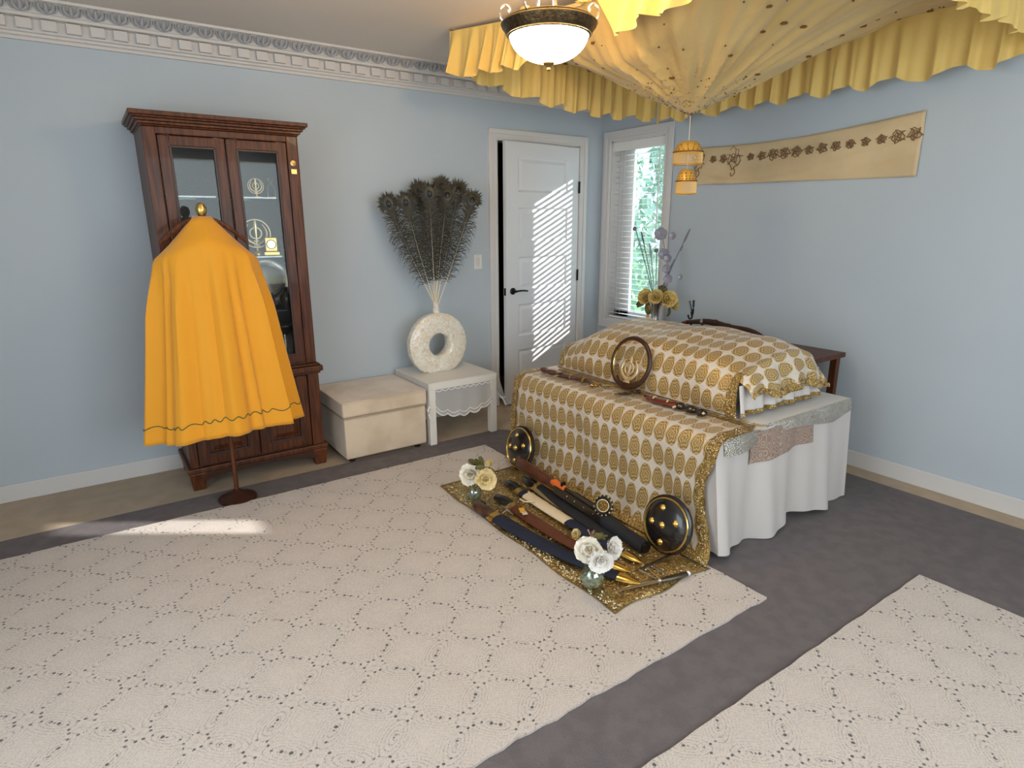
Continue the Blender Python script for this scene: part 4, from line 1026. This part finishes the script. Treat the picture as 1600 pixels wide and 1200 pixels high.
MB().tube([a, a+d*.01], .008, 6, (1, .5)).build('end_cap', 'bronze_gold', t, True)

# ------------------------------------------------------------------ daggers on the altar ledge
LZ = .596
def ledge_dagger(label, p0, p1, hm_, bm_, w=.017, cap='brass'):
    a, b = at(*p0, z=LZ+.008), at(*p1, z=LZ+.008); d = (b-a).normalized(); sd = Vector((0, 0, 1)).cross(d).normalized()
    t = thing('ledge_dagger', label, 'dagger', a)
    q = lambda f, s=0: a.lerp(b, f)+sd*s
    MB().tube(spline([q(.42), q(.65, w*.6), q(.85, w*.5), q(1, -w*.3)], 5), [w*(1-.75*(k/15)**2) for k in range(16)], 8, (1, .5)).build('sheath', bm_, t, True)
    MB().tube(spline([q(0, w*.5), q(.12, 0), q(.28, w*.1), q(.40)], 5), [w*(.75+.2*math.sin(k)) for k in range(16)], 8, (1, .65)).build('handle', hm_, t, True)
    MB().tube([q(.40, -w*1.5), q(.405), q(.40, w*1.5)], .005, 6).build('guard', cap, t, True)
    MB().lathe([(0, -.010), (.010, 0), (0, .010)], q(0, w*.5), 8).build('pommel', cap, t, True)
    for f in (.55, .78): MB().tube([q(f, w*.3), q(f+.02, w*.4)], w*.98, 8, (1, .55)).build('band', cap, t, True)
ledge_dagger('curved dagger with glossy brown grip at the door end of the ledge', (846, 577), (930, 600), 'stock_wood', 'horn', .030)
ledge_dagger('small bronze dagger on the ledge at the foot of the ring', (924, 602), (958, 603), 'bronze_gold', 'khaki', .020)
ledge_dagger('thin dark dagger lying before the ring on the ledge', (1000, 611), (960, 616), 'bronze', 'gunmetal', .019)
ledge_dagger('stout dagger with dark red sheath and ivory band on the ledge', (1102, 645), (1006, 618), 'black_lacquer', 'red_wood', .033, 'cream_hide')

# ------------------------------------------------------------------ flowers
def petal_mesh(name, mtl, cup=.35, wid=.55, curl=.15):
    def f(u, v):
        x = (u-.5)*2; r = v; w_ = wid*math.sin(PI*min(1, .10+.80*r))**.7
        return Vector((x*w_, r, cup*(r*r)*.9+.25*x*x*w_*(1-.3*r)-curl*max(0, r-.7)*2.2+.075*math.sin(x*7+1)*r*r+.02*math.sin(x*15)*r))
    return MB().grid(f, 6, 6).mesh(name, mtl, True)
PET = {k: petal_mesh('petal', k) for k in ('petal_white', 'petal_pale', 'petal_cream', 'petal_yellow', 'petal_lilac')}
LEAF = {k: petal_mesh('leaf', k, .15, .28, .3) for k in ('leaf_olive', 'leaf_grey')}
def flower(label, head, axis, r, pm_k, foot, group, seed, layers=((5, .3, 1.35), (7, .85, .95), (8, 1.35, .42)), stem='leaf_grey', cat='flower', heart='petal_cream', leaves=0, name='cut_flower'):
    q = random.Random(seed); axis = Vector(axis).normalized(); head = Vector(head); foot = Vector(foot)
    rot = axis.to_track_quat('Z', 'Y').to_matrix().to_4x4()
    t = thing(name, label, cat, foot, 0, group)
    MB().tube(spline([foot, foot.lerp(head, .5)+Vector((0, 0, .01)), head-axis*r*.2], 5), .0028, 6).build('stem', stem, t, True)
    loc = Matrix.Translation(head-foot) @ rot
    for n, size, tilt in layers:
        for k in range(n):
            a = 2*PI*(k+q.random()*.35)/n+tilt
            mt_ = loc @ Matrix.Rotation(a, 4, 'Z') @ Matrix.Rotation(tilt*q.uniform(.85, 1.15)-.15, 4, 'X') @ Matrix.Scale(r*(.45+.55*size)*q.uniform(.9, 1.1), 4)
            inst(PET[pm_k], 'petal', t, mt_)
    MB().lathe([(0, -.2*r), (.22*r, 0), (.16*r, .22*r), (0, .30*r)], (0, 0, 0), 10).xf(Matrix.Translation(head) @ rot).build('heart', heart, t, True)
    for k in range(leaves):
        a = q.random()*6.3; mt_ = loc @ Matrix.Rotation(a, 4, 'Z') @ Matrix.Rotation(-.3, 4, 'X') @ Matrix.Translation((0, .3*r, -.3*r)) @ Matrix.Scale(r*1.3, 4)
        inst(LEAF['leaf_olive'], 'leaf', t, mt_)
    return t
def globe_vase(c, r, label):
    t = thing('globe_vase', label, 'vase', c)
    MB().lathe([(0, 0), (.45*r, 0), (.80*r, .25*r), (r, .85*r), (.85*r, 1.45*r), (.55*r, 1.75*r), (.62*r, 1.95*r), (.58*r, 1.95*r), (.50*r, 1.75*r), (.79*r, 1.43*r), (.93*r, .85*r), (.74*r, .3*r), (.4*r, .08*r), (0, .08*r)], (0, 0, 0), 28).build('bowl', 'vase_glass', t, True, world=False)
    MB().lathe([(0, .10*r), (.38*r, .10*r), (.70*r, .32*r), (.88*r, .80*r), (0, .82*r)], (0, 0, 0), 20).build('pebbles', 'pebble', t, True, world=False)
    return t
v1 = P2(925, 917, MZ-.004); v1.z = MZ-.004
globe_vase(v1, .054, 'clear globe vase of white blooms among the gilt sheath tips')
hd = lambda px, py, x0, dx=0: at(px, py, x=x0+dx)
f1 = v1+Vector((0, 0, .03))
flower('large ruffled white bloom at the front of the near globe vase', hd(922, 858, v1.x, -.03), (-.75, -.6, .35), .053, 'petal_white', f1, 'white flowers', 1, leaves=0)
flower('open white bloom hanging lowest over the near globe vase', hd(938, 873, v1.x, -.02), (-.6, -.75, .05), .045, 'petal_pale', f1+Vector((.01, 0, 0)), 'white flowers', 2)
flower('pale bloom turned toward the shield in the near globe vase', hd(952, 856, v1.x, .05), (.2, -.9, .3), .043, 'petal_pale', f1+Vector((.01, .01, 0)), 'white flowers', 3)
flower('small cream bud standing highest in the near globe vase', hd(902, 838, v1.x, .0), (-.5, -.2, .8), .042, 'petal_cream', f1+Vector((-.01, .01, 0)), 'white flowers', 4, ((4, .3, 1.4), (5, .7, 1.1)))
t = thing('dried_twig', 'rosy dried twig with green tufts standing in the near globe vase', 'twig', f1)
h_ = hd(925, 830, v1.x, .02); MB().tube(spline([f1, f1.lerp(h_, .6), h_], 5), .0022, 5).build('stem', 'twig_rose', t, True)
q_ = random.Random(9)
for k in range(7):
    e = h_+Vector((q_.uniform(-.02, .02), q_.uniform(-.03, .03), q_.uniform(-.03, .015))); MB().tube([h_-Vector((0, 0, .03)), e], [.002, .004], 5).build('sprig', 'twig_rose', t)
for k in range(6):
    mt_ = Matrix.Translation(hd(937, 843, v1.x, .01)-f1) @ Matrix.Rotation(k*1.05, 4, 'Z') @ Matrix.Rotation(.5, 4, 'X') @ Matrix.Scale(.036, 4); inst(LEAF['leaf_olive'], 'leaf', t, mt_)
v2 = P2(741, 781, MZ-.004); v2.z = MZ-.004
globe_vase(v2, .047, 'clear globe vase of cream blooms at the far corner of the gold mat')
f2 = v2+Vector((0, 0, .03))
flower('creamy white rose facing out from the far globe vase', hd(736, 741, v2.x, -.02), (-.7, -.65, .35), .056, 'petal_white', f2, 'cream flowers', 5)
flower('lower creamy rose beside it in the far globe vase, nearer the rifle', hd(758, 748, v2.x, .0), (-.4, -.85, .2), .052, 'petal_cream', f2+Vector((.01, 0, 0)), 'cream flowers', 6)
flower('green-yellow bud over the roses in the far globe vase', hd(762, 727, v2.x, .03), (.1, -.5, .8), .042, 'petal_yellow', f2+Vector((.005, .01, 0)), 'cream flowers', 7, ((4, .3, 1.5), (5, .7, 1.2)), leaves=3)
t = thing('leafy_sprig', 'olive leafy sprig standing up behind the cream roses', 'sprig', f2)
h_ = hd(746, 722, v2.x, .03); MB().tube(spline([f2, f2.lerp(h_, .6), h_], 5), .0025, 5).build('stem', 'leaf_olive', t, True)
for k, (px, py, rz, sc) in enumerate([(751, 722, .1, .062), (746, 724, .6, .055), (738, 722, 1.3, .05), (733, 728, 1.8, .05), (752, 728, -.5, .05), (744, 730, .9, .045), (728, 733, 2.1, .04)]):
    p_ = hd(px, py, v2.x, .02); mt_ = Matrix.Translation(p_-f2) @ Matrix.Rotation(rz*.7, 4, Vector((-.5, -.8, .1))) @ Matrix.Rotation(R(80), 4, 'X') @ Matrix.Translation((0, -.5*sc, 0)) @ Matrix.Scale(sc, 4)
    inst(LEAF['leaf_olive'], 'leaf', t, mt_)

# ------------------------------------------------------------------ console behind the altar
KX0, KX1, KY0, KY1, KZ = -.46, -.10, -2.35, -.90, .735
kc_ = thing('console_table', 'narrow wooden console table standing behind the altar against the wall', 'table', ((KX0+KX1)/2, (KY0+KY1)/2, 0))
MB().box(KX0, KX1, KY0, KY1, KZ-.03, KZ).build('table_top', 'wood', kc_, bevel=.004)
for x in (KX0+.02, KX1-.06):
    for y in (KY0+.02, KY1-.06): MB().box(x, x+.04, y, y+.04, RZ+.0005, KZ-.03).build('leg', 'wood', kc_)
vx = -.30; vb = at(1023, 497, x=vx); vb = Vector((vx, vb.y, KZ))
sv = thing('silver_vase', 'silver vase of yellow roses and silvery stems behind the altar by the window', 'vase', vb)
MB().lathe([(0, 0), (.045, 0), (.04, .02), (.03, .06), (.034, .12), (.050, .175), (.052, .185), (.046, .183), (.03, .12), (0, .05)], (0, 0, 0), 24).build('body', 'silver', sv, True, world=False)
rb_ = thing('gold_ribbon', 'amber ribbon hanging below the yellow roses beside the silver vase', 'ribbon', at(1014, 482, x=vx))
def rbf(u, v): c = at(1016, 480, x=vx-.04); return c+Vector((0, .030-.022*u*1.3+.012*v, -.10*v+.0))+Vector((.006*math.sin(v*4), 0, 0))
MB().grid(rbf, 3, 10).build('tail', 'amber_ribbon', rb_, True, solid=.001)
MB().lathe([(0, -.012), (.014, 0), (0, .012)], at(1016, 480, x=vx-.04)+Vector((0, .018, .004)), 8).build('knot', 'amber_ribbon', rb_, True)
root = vb+Vector((0, 0, .15))
for k, (px, py, dx, r, ax, l) in enumerate([(1011, 467, -.05, .074, (-.8, -.3, .45), 'the one nearest the window'), (1024, 465, -.08, .066, (-.75, -.6, .3), 'the middle one'), (1041, 468, -.03, .078, (-.4, -.9, .2), 'the largest, beside the wall'), (1049, 477, .02, .054, (.1, -.9, .3), 'the small one low at the side')]):
    flower('yellow rose in the silver vase, '+l, at(px, py, x=vx+dx), ax, r, 'petal_yellow', root, 'yellow roses', 30+k, ((5, .15, 1.5), (6, .45, 1.25), (8, .8, .95), (8, 1.0, .6)), heart='petal_yellow', leaves=2)
for k, (px, py, dx, l) in enumerate([(993, 358, .04, 'bent at its cup-shaped tip'), (1002, 362, .02, 'leaning to the window casing'), (1015, 380, -.02, 'with a thick reed head'), (1026, 393, .03, 'with a small dark bud'), (1054, 405, .05, 'the short one near the wall'), (1078, 358, -.02, 'the longest, leaning to the banner')]):
    tip = at(px, py, x=vx+dx); t = thing('silver_reed', 'silvery reed in the silver vase, '+l, 'reed', root, 0, 'silver reeds')
    pth = spline([root, root.lerp(tip, .5)+Vector((0, 0, .02)), tip], 8)
    MB().tube(pth, .0036, 6).build('stem', 'stem_silver', t, True)
    e = (pth[-1]-pth[-2]).normalized()
    if k in (0, 3): MB().lathe([(0, -.012), (.012, 0), (.018, .014), (.010, .018), (0, .008)], tip, 10, e.to_track_quat('Z', 'Y').to_matrix().to_4x4() @ Matrix.Rotation(R(50), 4, 'X')).build('bud', 'stem_silver', t, True)
    else: MB().tube([tip-e*.11, tip-e*.07, tip], [.004, .0085, .005], 6).build('reed_head', 'stem_silver', t, True)
    if k == 5:
        MB().tube([root.lerp(tip, .74), root.lerp(tip, .80)], .006, 6).build('node', 'stem_silver', t, True)
st_ = thing('orchid_stem', 'lilac silver orchid stem rising from the silver vase before the casing', 'orchid', root)
opts = [root, at(1044, 440, x=vx), at(1041, 405, x=vx), at(1038, 385, x=vx), at(1034, 366, x=vx)]
MB().tube(spline(opts, 6), .0028, 6).build('stem', 'stem_silver', st_, True)
for k, (px, py, r, tw) in enumerate([(1033, 366, .055, 0), (1052, 369, .032, 1), (1038, 397, .048, .4), (1045, 404, .036, 1.2), (1042, 420, .038, .7), (1044, 436, .040, .2), (1064, 433, .024, 1.5)]):
    c = at(px, py, x=vx-.03); bl_ = MB().lathe([(0, -.3*r), (.25*r, 0), (0, .3*r)], c, 8).build('bloom', 'petal_lilac', st_, True)
    ax = Vector((-.8, -.6+.3*tw, .1)).normalized(); rot = ax.to_track_quat('Z', 'Y').to_matrix().to_4x4()
    for j in range(5):
        inst(PET['petal_lilac'], 'petal', bl_, Matrix.Translation(c-root) @ rot @ Matrix.Rotation(j*2*PI/5+tw, 4, 'Z') @ Matrix.Rotation(.35, 4, 'X') @ Matrix.Scale(r, 4))
# sword on its stand, behind the altar
sx = -.33
ss = thing('sword_stand', 'black forked sword stand on the console behind the altar cover', 'stand', (sx, at(1080, 495, x=sx).y, KZ))
fb = at(1080, 500, x=sx)
MB().box(fb.x-.05, fb.x+.05, fb.y-.04, fb.y+.04, KZ, KZ+.015).build('base', 'black_lacquer', ss, bevel=.003)
MB().tube([(fb.x, fb.y, KZ+.01), (fb.x, fb.y, fb.z)], .009, 8).build('post', 'black_lacquer', ss, True)
j0 = at(1081, 497, x=sx)
MB().tube(spline([j0, at(1080, 486, x=sx), at(1077, 470, x=sx)], 5), [.007]*4+[.009]*6+[.010], 8, (1, .7)).build('prong', 'black_lacquer', ss, True)
MB().tube(spline([j0, at(1083, 486, x=sx), at(1084, 469, x=sx)], 5), [.007]*4+[.009]*6+[.010], 8, (1, .7)).build('prong', 'black_lacquer', ss, True)
MB().tube(spline([j0, at(1077, 498, x=sx), at(1075, 492, x=sx)], 4), [.006]*7+[.007]*2, 8).build('hook', 'black_lacquer', ss, True)
w0 = [at(1075, 503, x=sx-.03), at(1108, 503, x=sx-.03), at(1140, 512, x=sx-.03), at(1178, 520, x=sx-.03), at(1215, 545, x=sx-.03), at(1240, 570, x=sx-.03)]
wsd = thing('wall_sword', 'long curved sword in a dark banded sheath behind the altar cover', 'sword', w0[0])
wp = spline(w0, 8)
MB().tube(wp, [.014+.010*math.sin(PI*min(1, k/30)) for k in range(len(wp))], 10, (.5, 1)).build('sheath', 'wood_dark', wsd, True)
for a_, b_, m_ in ((5, 7, 'silver'), (10, 12, 'gunmetal'), (15, 17, 'bronze'), (19, 24, 'red_wood')): MB().tube(wp[a_:b_], .027 if a_ < 18 else .020, 10, (.5, 1)).build('band', m_, wsd, True)
MB().tube([w0[0], w0[0]+Vector((0, .05, -.012))], [.016, .010], 8).build('handle', 'red_wood', wsd, True)
bk = thing('sheath_rest', 'small block on the console holding up the long dark sword', 'block', (sx-.03, at(1140, 512, x=sx).y, KZ))
MB().box(sx-.05, sx-.01, w0[2].y-.02, w0[2].y+.02, KZ, w0[2].z-.026).build('block', 'wood_dark', bk, bevel=.003)
MB().box(sx-.05, sx-.01, w0[2].y-.026, w0[2].y+.026, KZ, KZ+.012).build('foot', 'wood_dark', bk, bevel=.003)

# ------------------------------------------------------------------ wall banner
BY0, BY1 = -2.55, -1.035
def ban(u, v):
    y = BY1+(BY0-BY1)*u; zt = 2.035-.035*math.sin(PI*min(1, u*1.0))**1+.05*u; zb = 1.775-.03*u
    dx = .008+.010*math.sin(v*5+u*9)*math.sin(PI*v)+.012*math.exp(-((v-.75-.25*math.sin(u*5))**2)/.01)
    return Vector((-dx-.004, y-.012*(v-.5)*(1-u), zt+(zb-zt)*v))
bn = tag(MB().grid(ban, 70, 20).build('wall_banner', 'banner_cloth', smooth=True, solid=.003), 'pale gold cloth banner with brown embroidery on the blue wall beside the window', 'banner')
q_ = random.Random(4); k = 0; u = .02
while u < .98:
    mb = MB(); c = u; rr = q_.uniform(.020, .034); ell = .30 if k else .36
    big = (k == 0 or k == 3)
    R_ = .060 if big else rr*1.25
    cc = ban(c, .33)+Vector((-.006, 0, 0))
    loop = lambda ra, rb2, n, ph: [cc+Vector((0, ra*math.sin(2*PI*j/20)*(1+.25*math.cos(n*2*PI*j/20+ph)), rb2*math.cos(2*PI*j/20)*(1+.2*math.sin(n*2*PI*j/20)))) for j in range(20)]
    mb.tube(loop(R_*.75, R_*(1.15 if big else .75), 5, k), .0030, 5, closed=True)
    mb.tube(loop(R_*.42, R_*.45, 4, k+1), .0028, 5, closed=True)
    for j in range(5):
        a_ = 2*PI*j/5+k; e = cc+Vector((0, math.cos(a_)*R_*1.15, math.sin(a_)*R_*.95)); mb.tube(spline([cc, (cc+e)/2+Vector((0, .006*math.sin(j), .008*math.cos(j*2))), e], 4), .0030, 5)
    if k in (0, 3): mb.tube(spline([cc+Vector((0, .0, -R_)), cc+Vector((0, -.015, -R_*1.6)), cc+Vector((0, .012, -R_*2.0)), cc+Vector((0, .02, -R_*1.6))], 4), .0032, 5)
    mb.build('embroidery', 'embroid_brown', bn); k += 1; u += (.085 if big else .056)

# ------------------------------------------------------------------ canopy
TIP = at(1080, 165, x=-1.12)
A_, B_, C_, D_ = Vector((-1.955, -.83, 2.555)), Vector((-.20, -.80, 2.52)), Vector((-.18, -3.05, 2.52)), Vector((-1.93, -3.05, 2.52))
# left edge swings inward next to the lamp
def edge_left(t):
    return spline([A_, Vector((-1.80, -1.22, 2.548)), Vector((-1.73, -1.70, 2.520)), Vector((-1.80, -2.25, 2.53)), D_], 12)
ELP = edge_left(0); 
def poly_at(P, t):
    k = t*(len(P)-1); i = min(len(P)-2, int(k)); return P[i].lerp(P[i+1], k-i)
def can(u, v):
    """u from the left edge to the right, v from the back edge to the near edge"""
    l = poly_at(ELP, v); r = B_.lerp(C_, v); p = l.lerp(r, u)
    e = min(u, 1-u, v, 1-v)*2
    d = math.hypot(p.x-TIP.x, p.y-TIP.y)
    sag = (2.535-TIP.z)*max(0, 1-d/1.02)**1.15
    base = sm(0, .25, e)
    th = math.atan2(p.y-TIP.y, p.x-TIP.x)
    wr_ = (.010*math.sin(th*13)+.007*math.sin(th*29+d*9)+.006*math.sin(th*47+1))*sm(.02, .3, d)*base
    return Vector((p.x, p.y, p.z*1.0-.03*base-sag*base+wr_))
cn = thing('ceiling_canopy', 'pale yellow beaded cloth canopy with ruffled valance sagging below the ceiling over the altar', 'canopy', (TIP.x, TIP.y, TIP.z))
MB().grid(can, 130, 130).build('cloth', 'canopy_pale', cn, True)
def val(P, drop, seed, amp=.022, freq=62, flare=0.):
    n = 400
    def f(u, v):
        p = poly_at(P, u); q = poly_at(P, min(1, u+.01)); d = (q-p); d.z = 0
        if d.length < 1e-6: d = p-poly_at(P, u-.01); d.z = 0
        d.normalize(); nn = Vector((d.y, -d.x, 0)); L = u*3
        ph = u*freq+1.3*math.sin(u*9+seed)+.8*math.sin(u*23+seed*2)
        w_ = amp*v**.7*(math.sin(ph)+.5*math.sin(ph*1.9+seed))
        dr = drop(u)*(1+.07*math.sin(ph*.5+seed))
        return p+nn*(w_+flare*v**1.3)+d*(.010*v*math.cos(ph))+Vector((0, 0, -dr*v+.004))
    return MB().grid(f, n, 10)
val([A_, B_], lambda u: .20+.095*math.sin(PI*u*.8)+.02*u, 1, .020, 95, -.02).build('valance', 'canopy_yellow', cn, True)
val([B_, C_], lambda u: .30, 2, .018, 110).build('valance', 'canopy_yellow', cn, True)
val([D_, C_], lambda u: .235, 3, .02, 90).build('valance', 'canopy_yellow', cn, True)
def dl(u):
    y = poly_at(ELP, u).y
    return .215*(1-sm(-1.33, -1.48, y))+.035+.20*sm(-1.93, -2.02, y)
val(ELP, dl, 4, .026, 105, .055).build('valance', 'canopy_yellow', cn, True)
# curled end of the valance beside the lamp
cA = at(800, 62, x=-1.80)
def curl(u, v):
    a = -1.2+u*3.6; r = .055-.02*v+.02*math.sin(u*6); z = -.05-.16*v
    return Vector((-1.82-.035*v, -1.42, 2.545)) + Vector((-.5*r*math.cos(a)-.02, r*math.sin(a)*.8-.0, z+.05+.03*math.sin(a*2)*v))
MB().grid(curl, 24, 12).build('curled_end', 'canopy_yellow', cn, True)
rod_ = lambda a, b: MB().tube([a+Vector((0, 0, .012)), b+Vector((0, 0, .012))], .006, 6)
for a, b in ((A_, B_), (B_, C_), (D_, C_)): rod_(a, b).build('frame_rod', 'nickel', cn, True)
for c in (A_, B_, C_, D_): MB().tube([c+Vector((0, 0, .008)), Vector((c.x, c.y, ZC-.0005))], .004, 6).build('ceiling_hook', 'brass', cn, True)
# beads and rosettes sewn to the cloth
q_ = random.Random(12); bm_ = MB().lathe([(0, -.5), (.7, 0), (0, .6)], (0, 0, 0), 6)
ros = MB()
for j in range(6):
    a_ = 2*PI*j/6; ros.lathe([(0, -.3), (.28, 0), (0, .35)], (.6*math.cos(a_), .6*math.sin(a_), 0), 6)
ros.lathe([(0, -.4), (.35, 0), (0, .5)], (0, 0, 0), 6)
rme = ros.mesh('rosette', 'chhatar_dark', True); bme = bm_.mesh('bead', 'chhatar_dark', True)
iv = WM[cn.name].inverted(); cnt = 0
for _ in range(900):
    u, v = q_.random()*.96+.02, q_.random()*.96+.02; p = can(u, v)
    d = math.hypot(p.x-TIP.x, p.y-TIP.y)
    if d < .24 or q_.random() > .17: continue
    s = q_.uniform(.006, .010) if q_.random() < .6 else 0
    if s: inst(bme, 'bead', cn, iv @ Matrix.Translation(p-Vector((0, 0, .004))) @ Matrix.Scale(s, 4))
    else: inst(rme, 'rosette', cn, iv @ Matrix.Translation(p-Vector((0, 0, .004))) @ Matrix.Scale(q_.uniform(.014, .020), 4))
mb = MB(); mb2 = MB()
for k in range(420):
    a_ = q_.random()*2*PI; d = .30*q_.random()**1.3; s = q_.uniform(.003, .008)
    # find the cloth point near the tip by stepping from the tip
    x, y = TIP.x+d*math.cos(a_), TIP.y+d*math.sin(a_)
    v = (A_.y-y)/(A_.y-C_.y); l = poly_at(ELP, v)
    for _ in range(4): v += (poly_at(ELP, v).lerp(B_.lerp(C_, v), .5).y-y)/2.2; v = max(0, min(1, v))
    l = poly_at(ELP, v).x; r_ = B_.lerp(C_, v).x; u = (x-l)/(r_-l); p = can(u, v)-Vector((0, 0, .004))
    (mb if k % 2 else mb2).add([p+w_*s for w_ in bm_.v], bm_.f)
o = mb.build('tip_beads', 'pearl', cn, True); o['kind'] = 'stuff'
o = mb2.build('tip_sequins', 'embroid_brown', cn, True); o['kind'] = 'stuff'

# ------------------------------------------------------------------ hanging chhatar
CT = Vector((TIP.x, TIP.y, 0)); low = min((can(.4+.002*i, .4+.002*j).z for i in range(60) for j in range(60)))
ch = thing('hanging_ornament', 'two-tiered gold parasol ornament with fringes hanging from the canopy tip', 'ornament', (CT.x, CT.y, 1.5))
zt = lambda py: at(1076, py, x=CT.x).z
z1, z2, z3, z4, z5, z6 = zt(221), zt(238), zt(258), zt(264), zt(283), zt(304)
MB().tube([(CT.x, CT.y, low-.003), (CT.x, CT.y, z4)], .0015, 6).build('cord', 'quill', ch, True)
def tier(r, za, zb, zc, name):
    H = za-zb
    dome = MB().lathe([(0, za), (r*.45, za-.02*H), (r*.60, za-.10*H), (r*.82, za-.5*H), (r, zb), (r*1.02, zb-.004), (r*.97, zb-.004), (r*.78, za-.5*H), (r*.4, za-.08*H), (0, za-.05*H)], (CT.x, CT.y, 0), 36).build(name, 'chhatar_gold', ch, True)
    spm = MB().lathe([(0, -.3), (.7, 0), (0, .4)], (0, 0, 0), 6).mesh('fretwork', 'chhatar_dark')
    n = 0
    for ring, f in ((10, .30), (14, .58), (18, .84)):
        for j in range(ring):
            a_ = 2*PI*(j+.5*(n % 2))/ring; rr = r*(.64+.34*f)+.001; n += 0
            zz_ = za-(.12+.84*f)*H
            inst(spm, 'fretwork', dome, Matrix.Translation(Vector((CT.x+rr*math.cos(a_), CT.y+rr*math.sin(a_), zz_))-Vector((CT.x, CT.y, 1.5))) @ Matrix.Rotation(a_, 4, 'Z') @ Matrix.Rotation(R(60), 4, 'Y') @ Matrix.Diagonal((.0085, .0055, .004, 1)))
        n += 1
    MB().tube([(CT.x+r*1.01*math.cos(2*PI*j/40), CT.y+r*1.01*math.sin(2*PI*j/40), zb) for j in range(40)], .0035, 6, closed=True).build('rim', 'chhatar_dark', ch, True)
    fm = MB().tube([(0, 0, 0), (0, 0, zc-zb+.005)], .0018, 4).mesh('fringe_strand', 'fringe_amber')
    for j in range(64):
        a_ = 2*PI*j/64; inst(fm, 'fringe_strand', ch, Matrix.Translation(Vector((r*.985*math.cos(a_), r*.985*math.sin(a_), zb-1.5))))
    MB().tube([(CT.x+r*.985*math.cos(2*PI*j/40), CT.y+r*.985*math.sin(2*PI*j/40), zc+.005) for j in range(40)], .0032, 6, closed=True).build('fringe_hem', 'chhatar_gold', ch, True)
tier(.077, z1, z2, z3, 'upper_dome'); tier(.055, z4, z5, z6, 'lower_dome')

# ------------------------------------------------------------------ ceiling lamp
LC = Vector((-2.209, -2.080, 2.245))
lp = thing('ceiling_lamp', 'lit frosted bowl ceiling lamp with dark bronze rim and scroll hooks', 'lamp', (LC.x, LC.y, ZC))
rimr = .186
MB().lathe([(rimr-.028, -.030), (rimr-.016, -.022), (rimr-.012, -.010), (rimr, .004), (rimr+.003, .014), (rimr-.004, .020), (rimr-.010, .020), (rimr-.012, .027), (rimr-.022, .030), (rimr-.034, .026), (rimr-.036, -.020)], LC, 64, closed=True).build('rim', 'bronze', lp, True)
for rr, zz_ in ((rimr+.002, .014), (rimr-.012, .026), (rimr-.020, -.024)): MB().tube([LC+Vector((rr*math.cos(2*PI*k/64), rr*math.sin(2*PI*k/64), zz_)) for k in range(64)], .0028, 6, closed=True).build('rim_bead', 'bronze_gold', lp, True)
bp_ = [((rimr-.030)*math.cos(R(a)), -.018-.105*math.sin(R(a))) for a in range(0, 88, 6)]
MB().lathe(bp_+[(.004, -.1232)], LC, 48).build('bowl', 'bowl_glow', lp, True)
fin = MB().lathe([(0, -.108), (.012, -.112), (.024, -.118), (.022, -.126), (.010, -.134), (.005, -.139), (.008, -.146), (.005, -.152), (0, -.154)], LC, 20).build('finial', 'bronze_gold', lp, True)
for k in range(3):
    a_ = R(20+120*k); dx_, dy_ = math.cos(a_), math.sin(a_)
    MB().tube(spline([LC+Vector((dx_*.060, dy_*.060, .020)), LC+Vector((dx_*.044, dy_*.044, .10)), LC+Vector((dx_*.038, dy_*.038, .20)), LC+Vector((dx_*.055, dy_*.055, ZC-LC.z-.03))], 6), .0075, 8).build('arm', 'nickel', lp, True)
    MB().tube([LC+Vector((dx_*.03, dy_*.03, .018)), LC+Vector((dx_*(rimr-.02), dy_*(rimr-.02), .018))], .006, 6).build('spoke', 'bronze', lp, True)
for a_ in (R(-36), R(84), R(204), R(144)):
    a_ = a_; e = Vector((math.cos(a_), math.sin(a_), 0)); o_ = LC+e*(rimr-.012)+Vector((0, 0, .022))
    MB().tube(spline([o_, o_+e*.018+Vector((0, 0, .022)), o_+e*.016+Vector((0, 0, .052)), o_-e*.004+Vector((0, 0, .064)), o_-e*.020+Vector((0, 0, .052)), o_-e*.012+Vector((0, 0, .040))], 6), [.0038]*25+[.0055]*6, 8).build('scroll_hook', 'nickel', lp, True)
MB().lathe([(0, .018), (.050, .018), (.050, .034), (.032, .046), (.022, .06), (0, .06)], LC, 24).build('socket_plate', 'plastic_white', lp, True)
MB().lathe([(.075, 0), (.078, -.008), (.060, -.026), (.045, -.034), (0, -.036)], (LC.x, LC.y, ZC-.0003), 28).build('ceiling_plate', 'nickel', lp, True)
pl = light('lamp_bulb', 'POINT', LC+Vector((.0, 0, .085)), 20, (1, .68, .34), shadow_soft_size=.035)
pl.parent = lp; pl.matrix_parent_inverse = WM[lp.name].inverted()
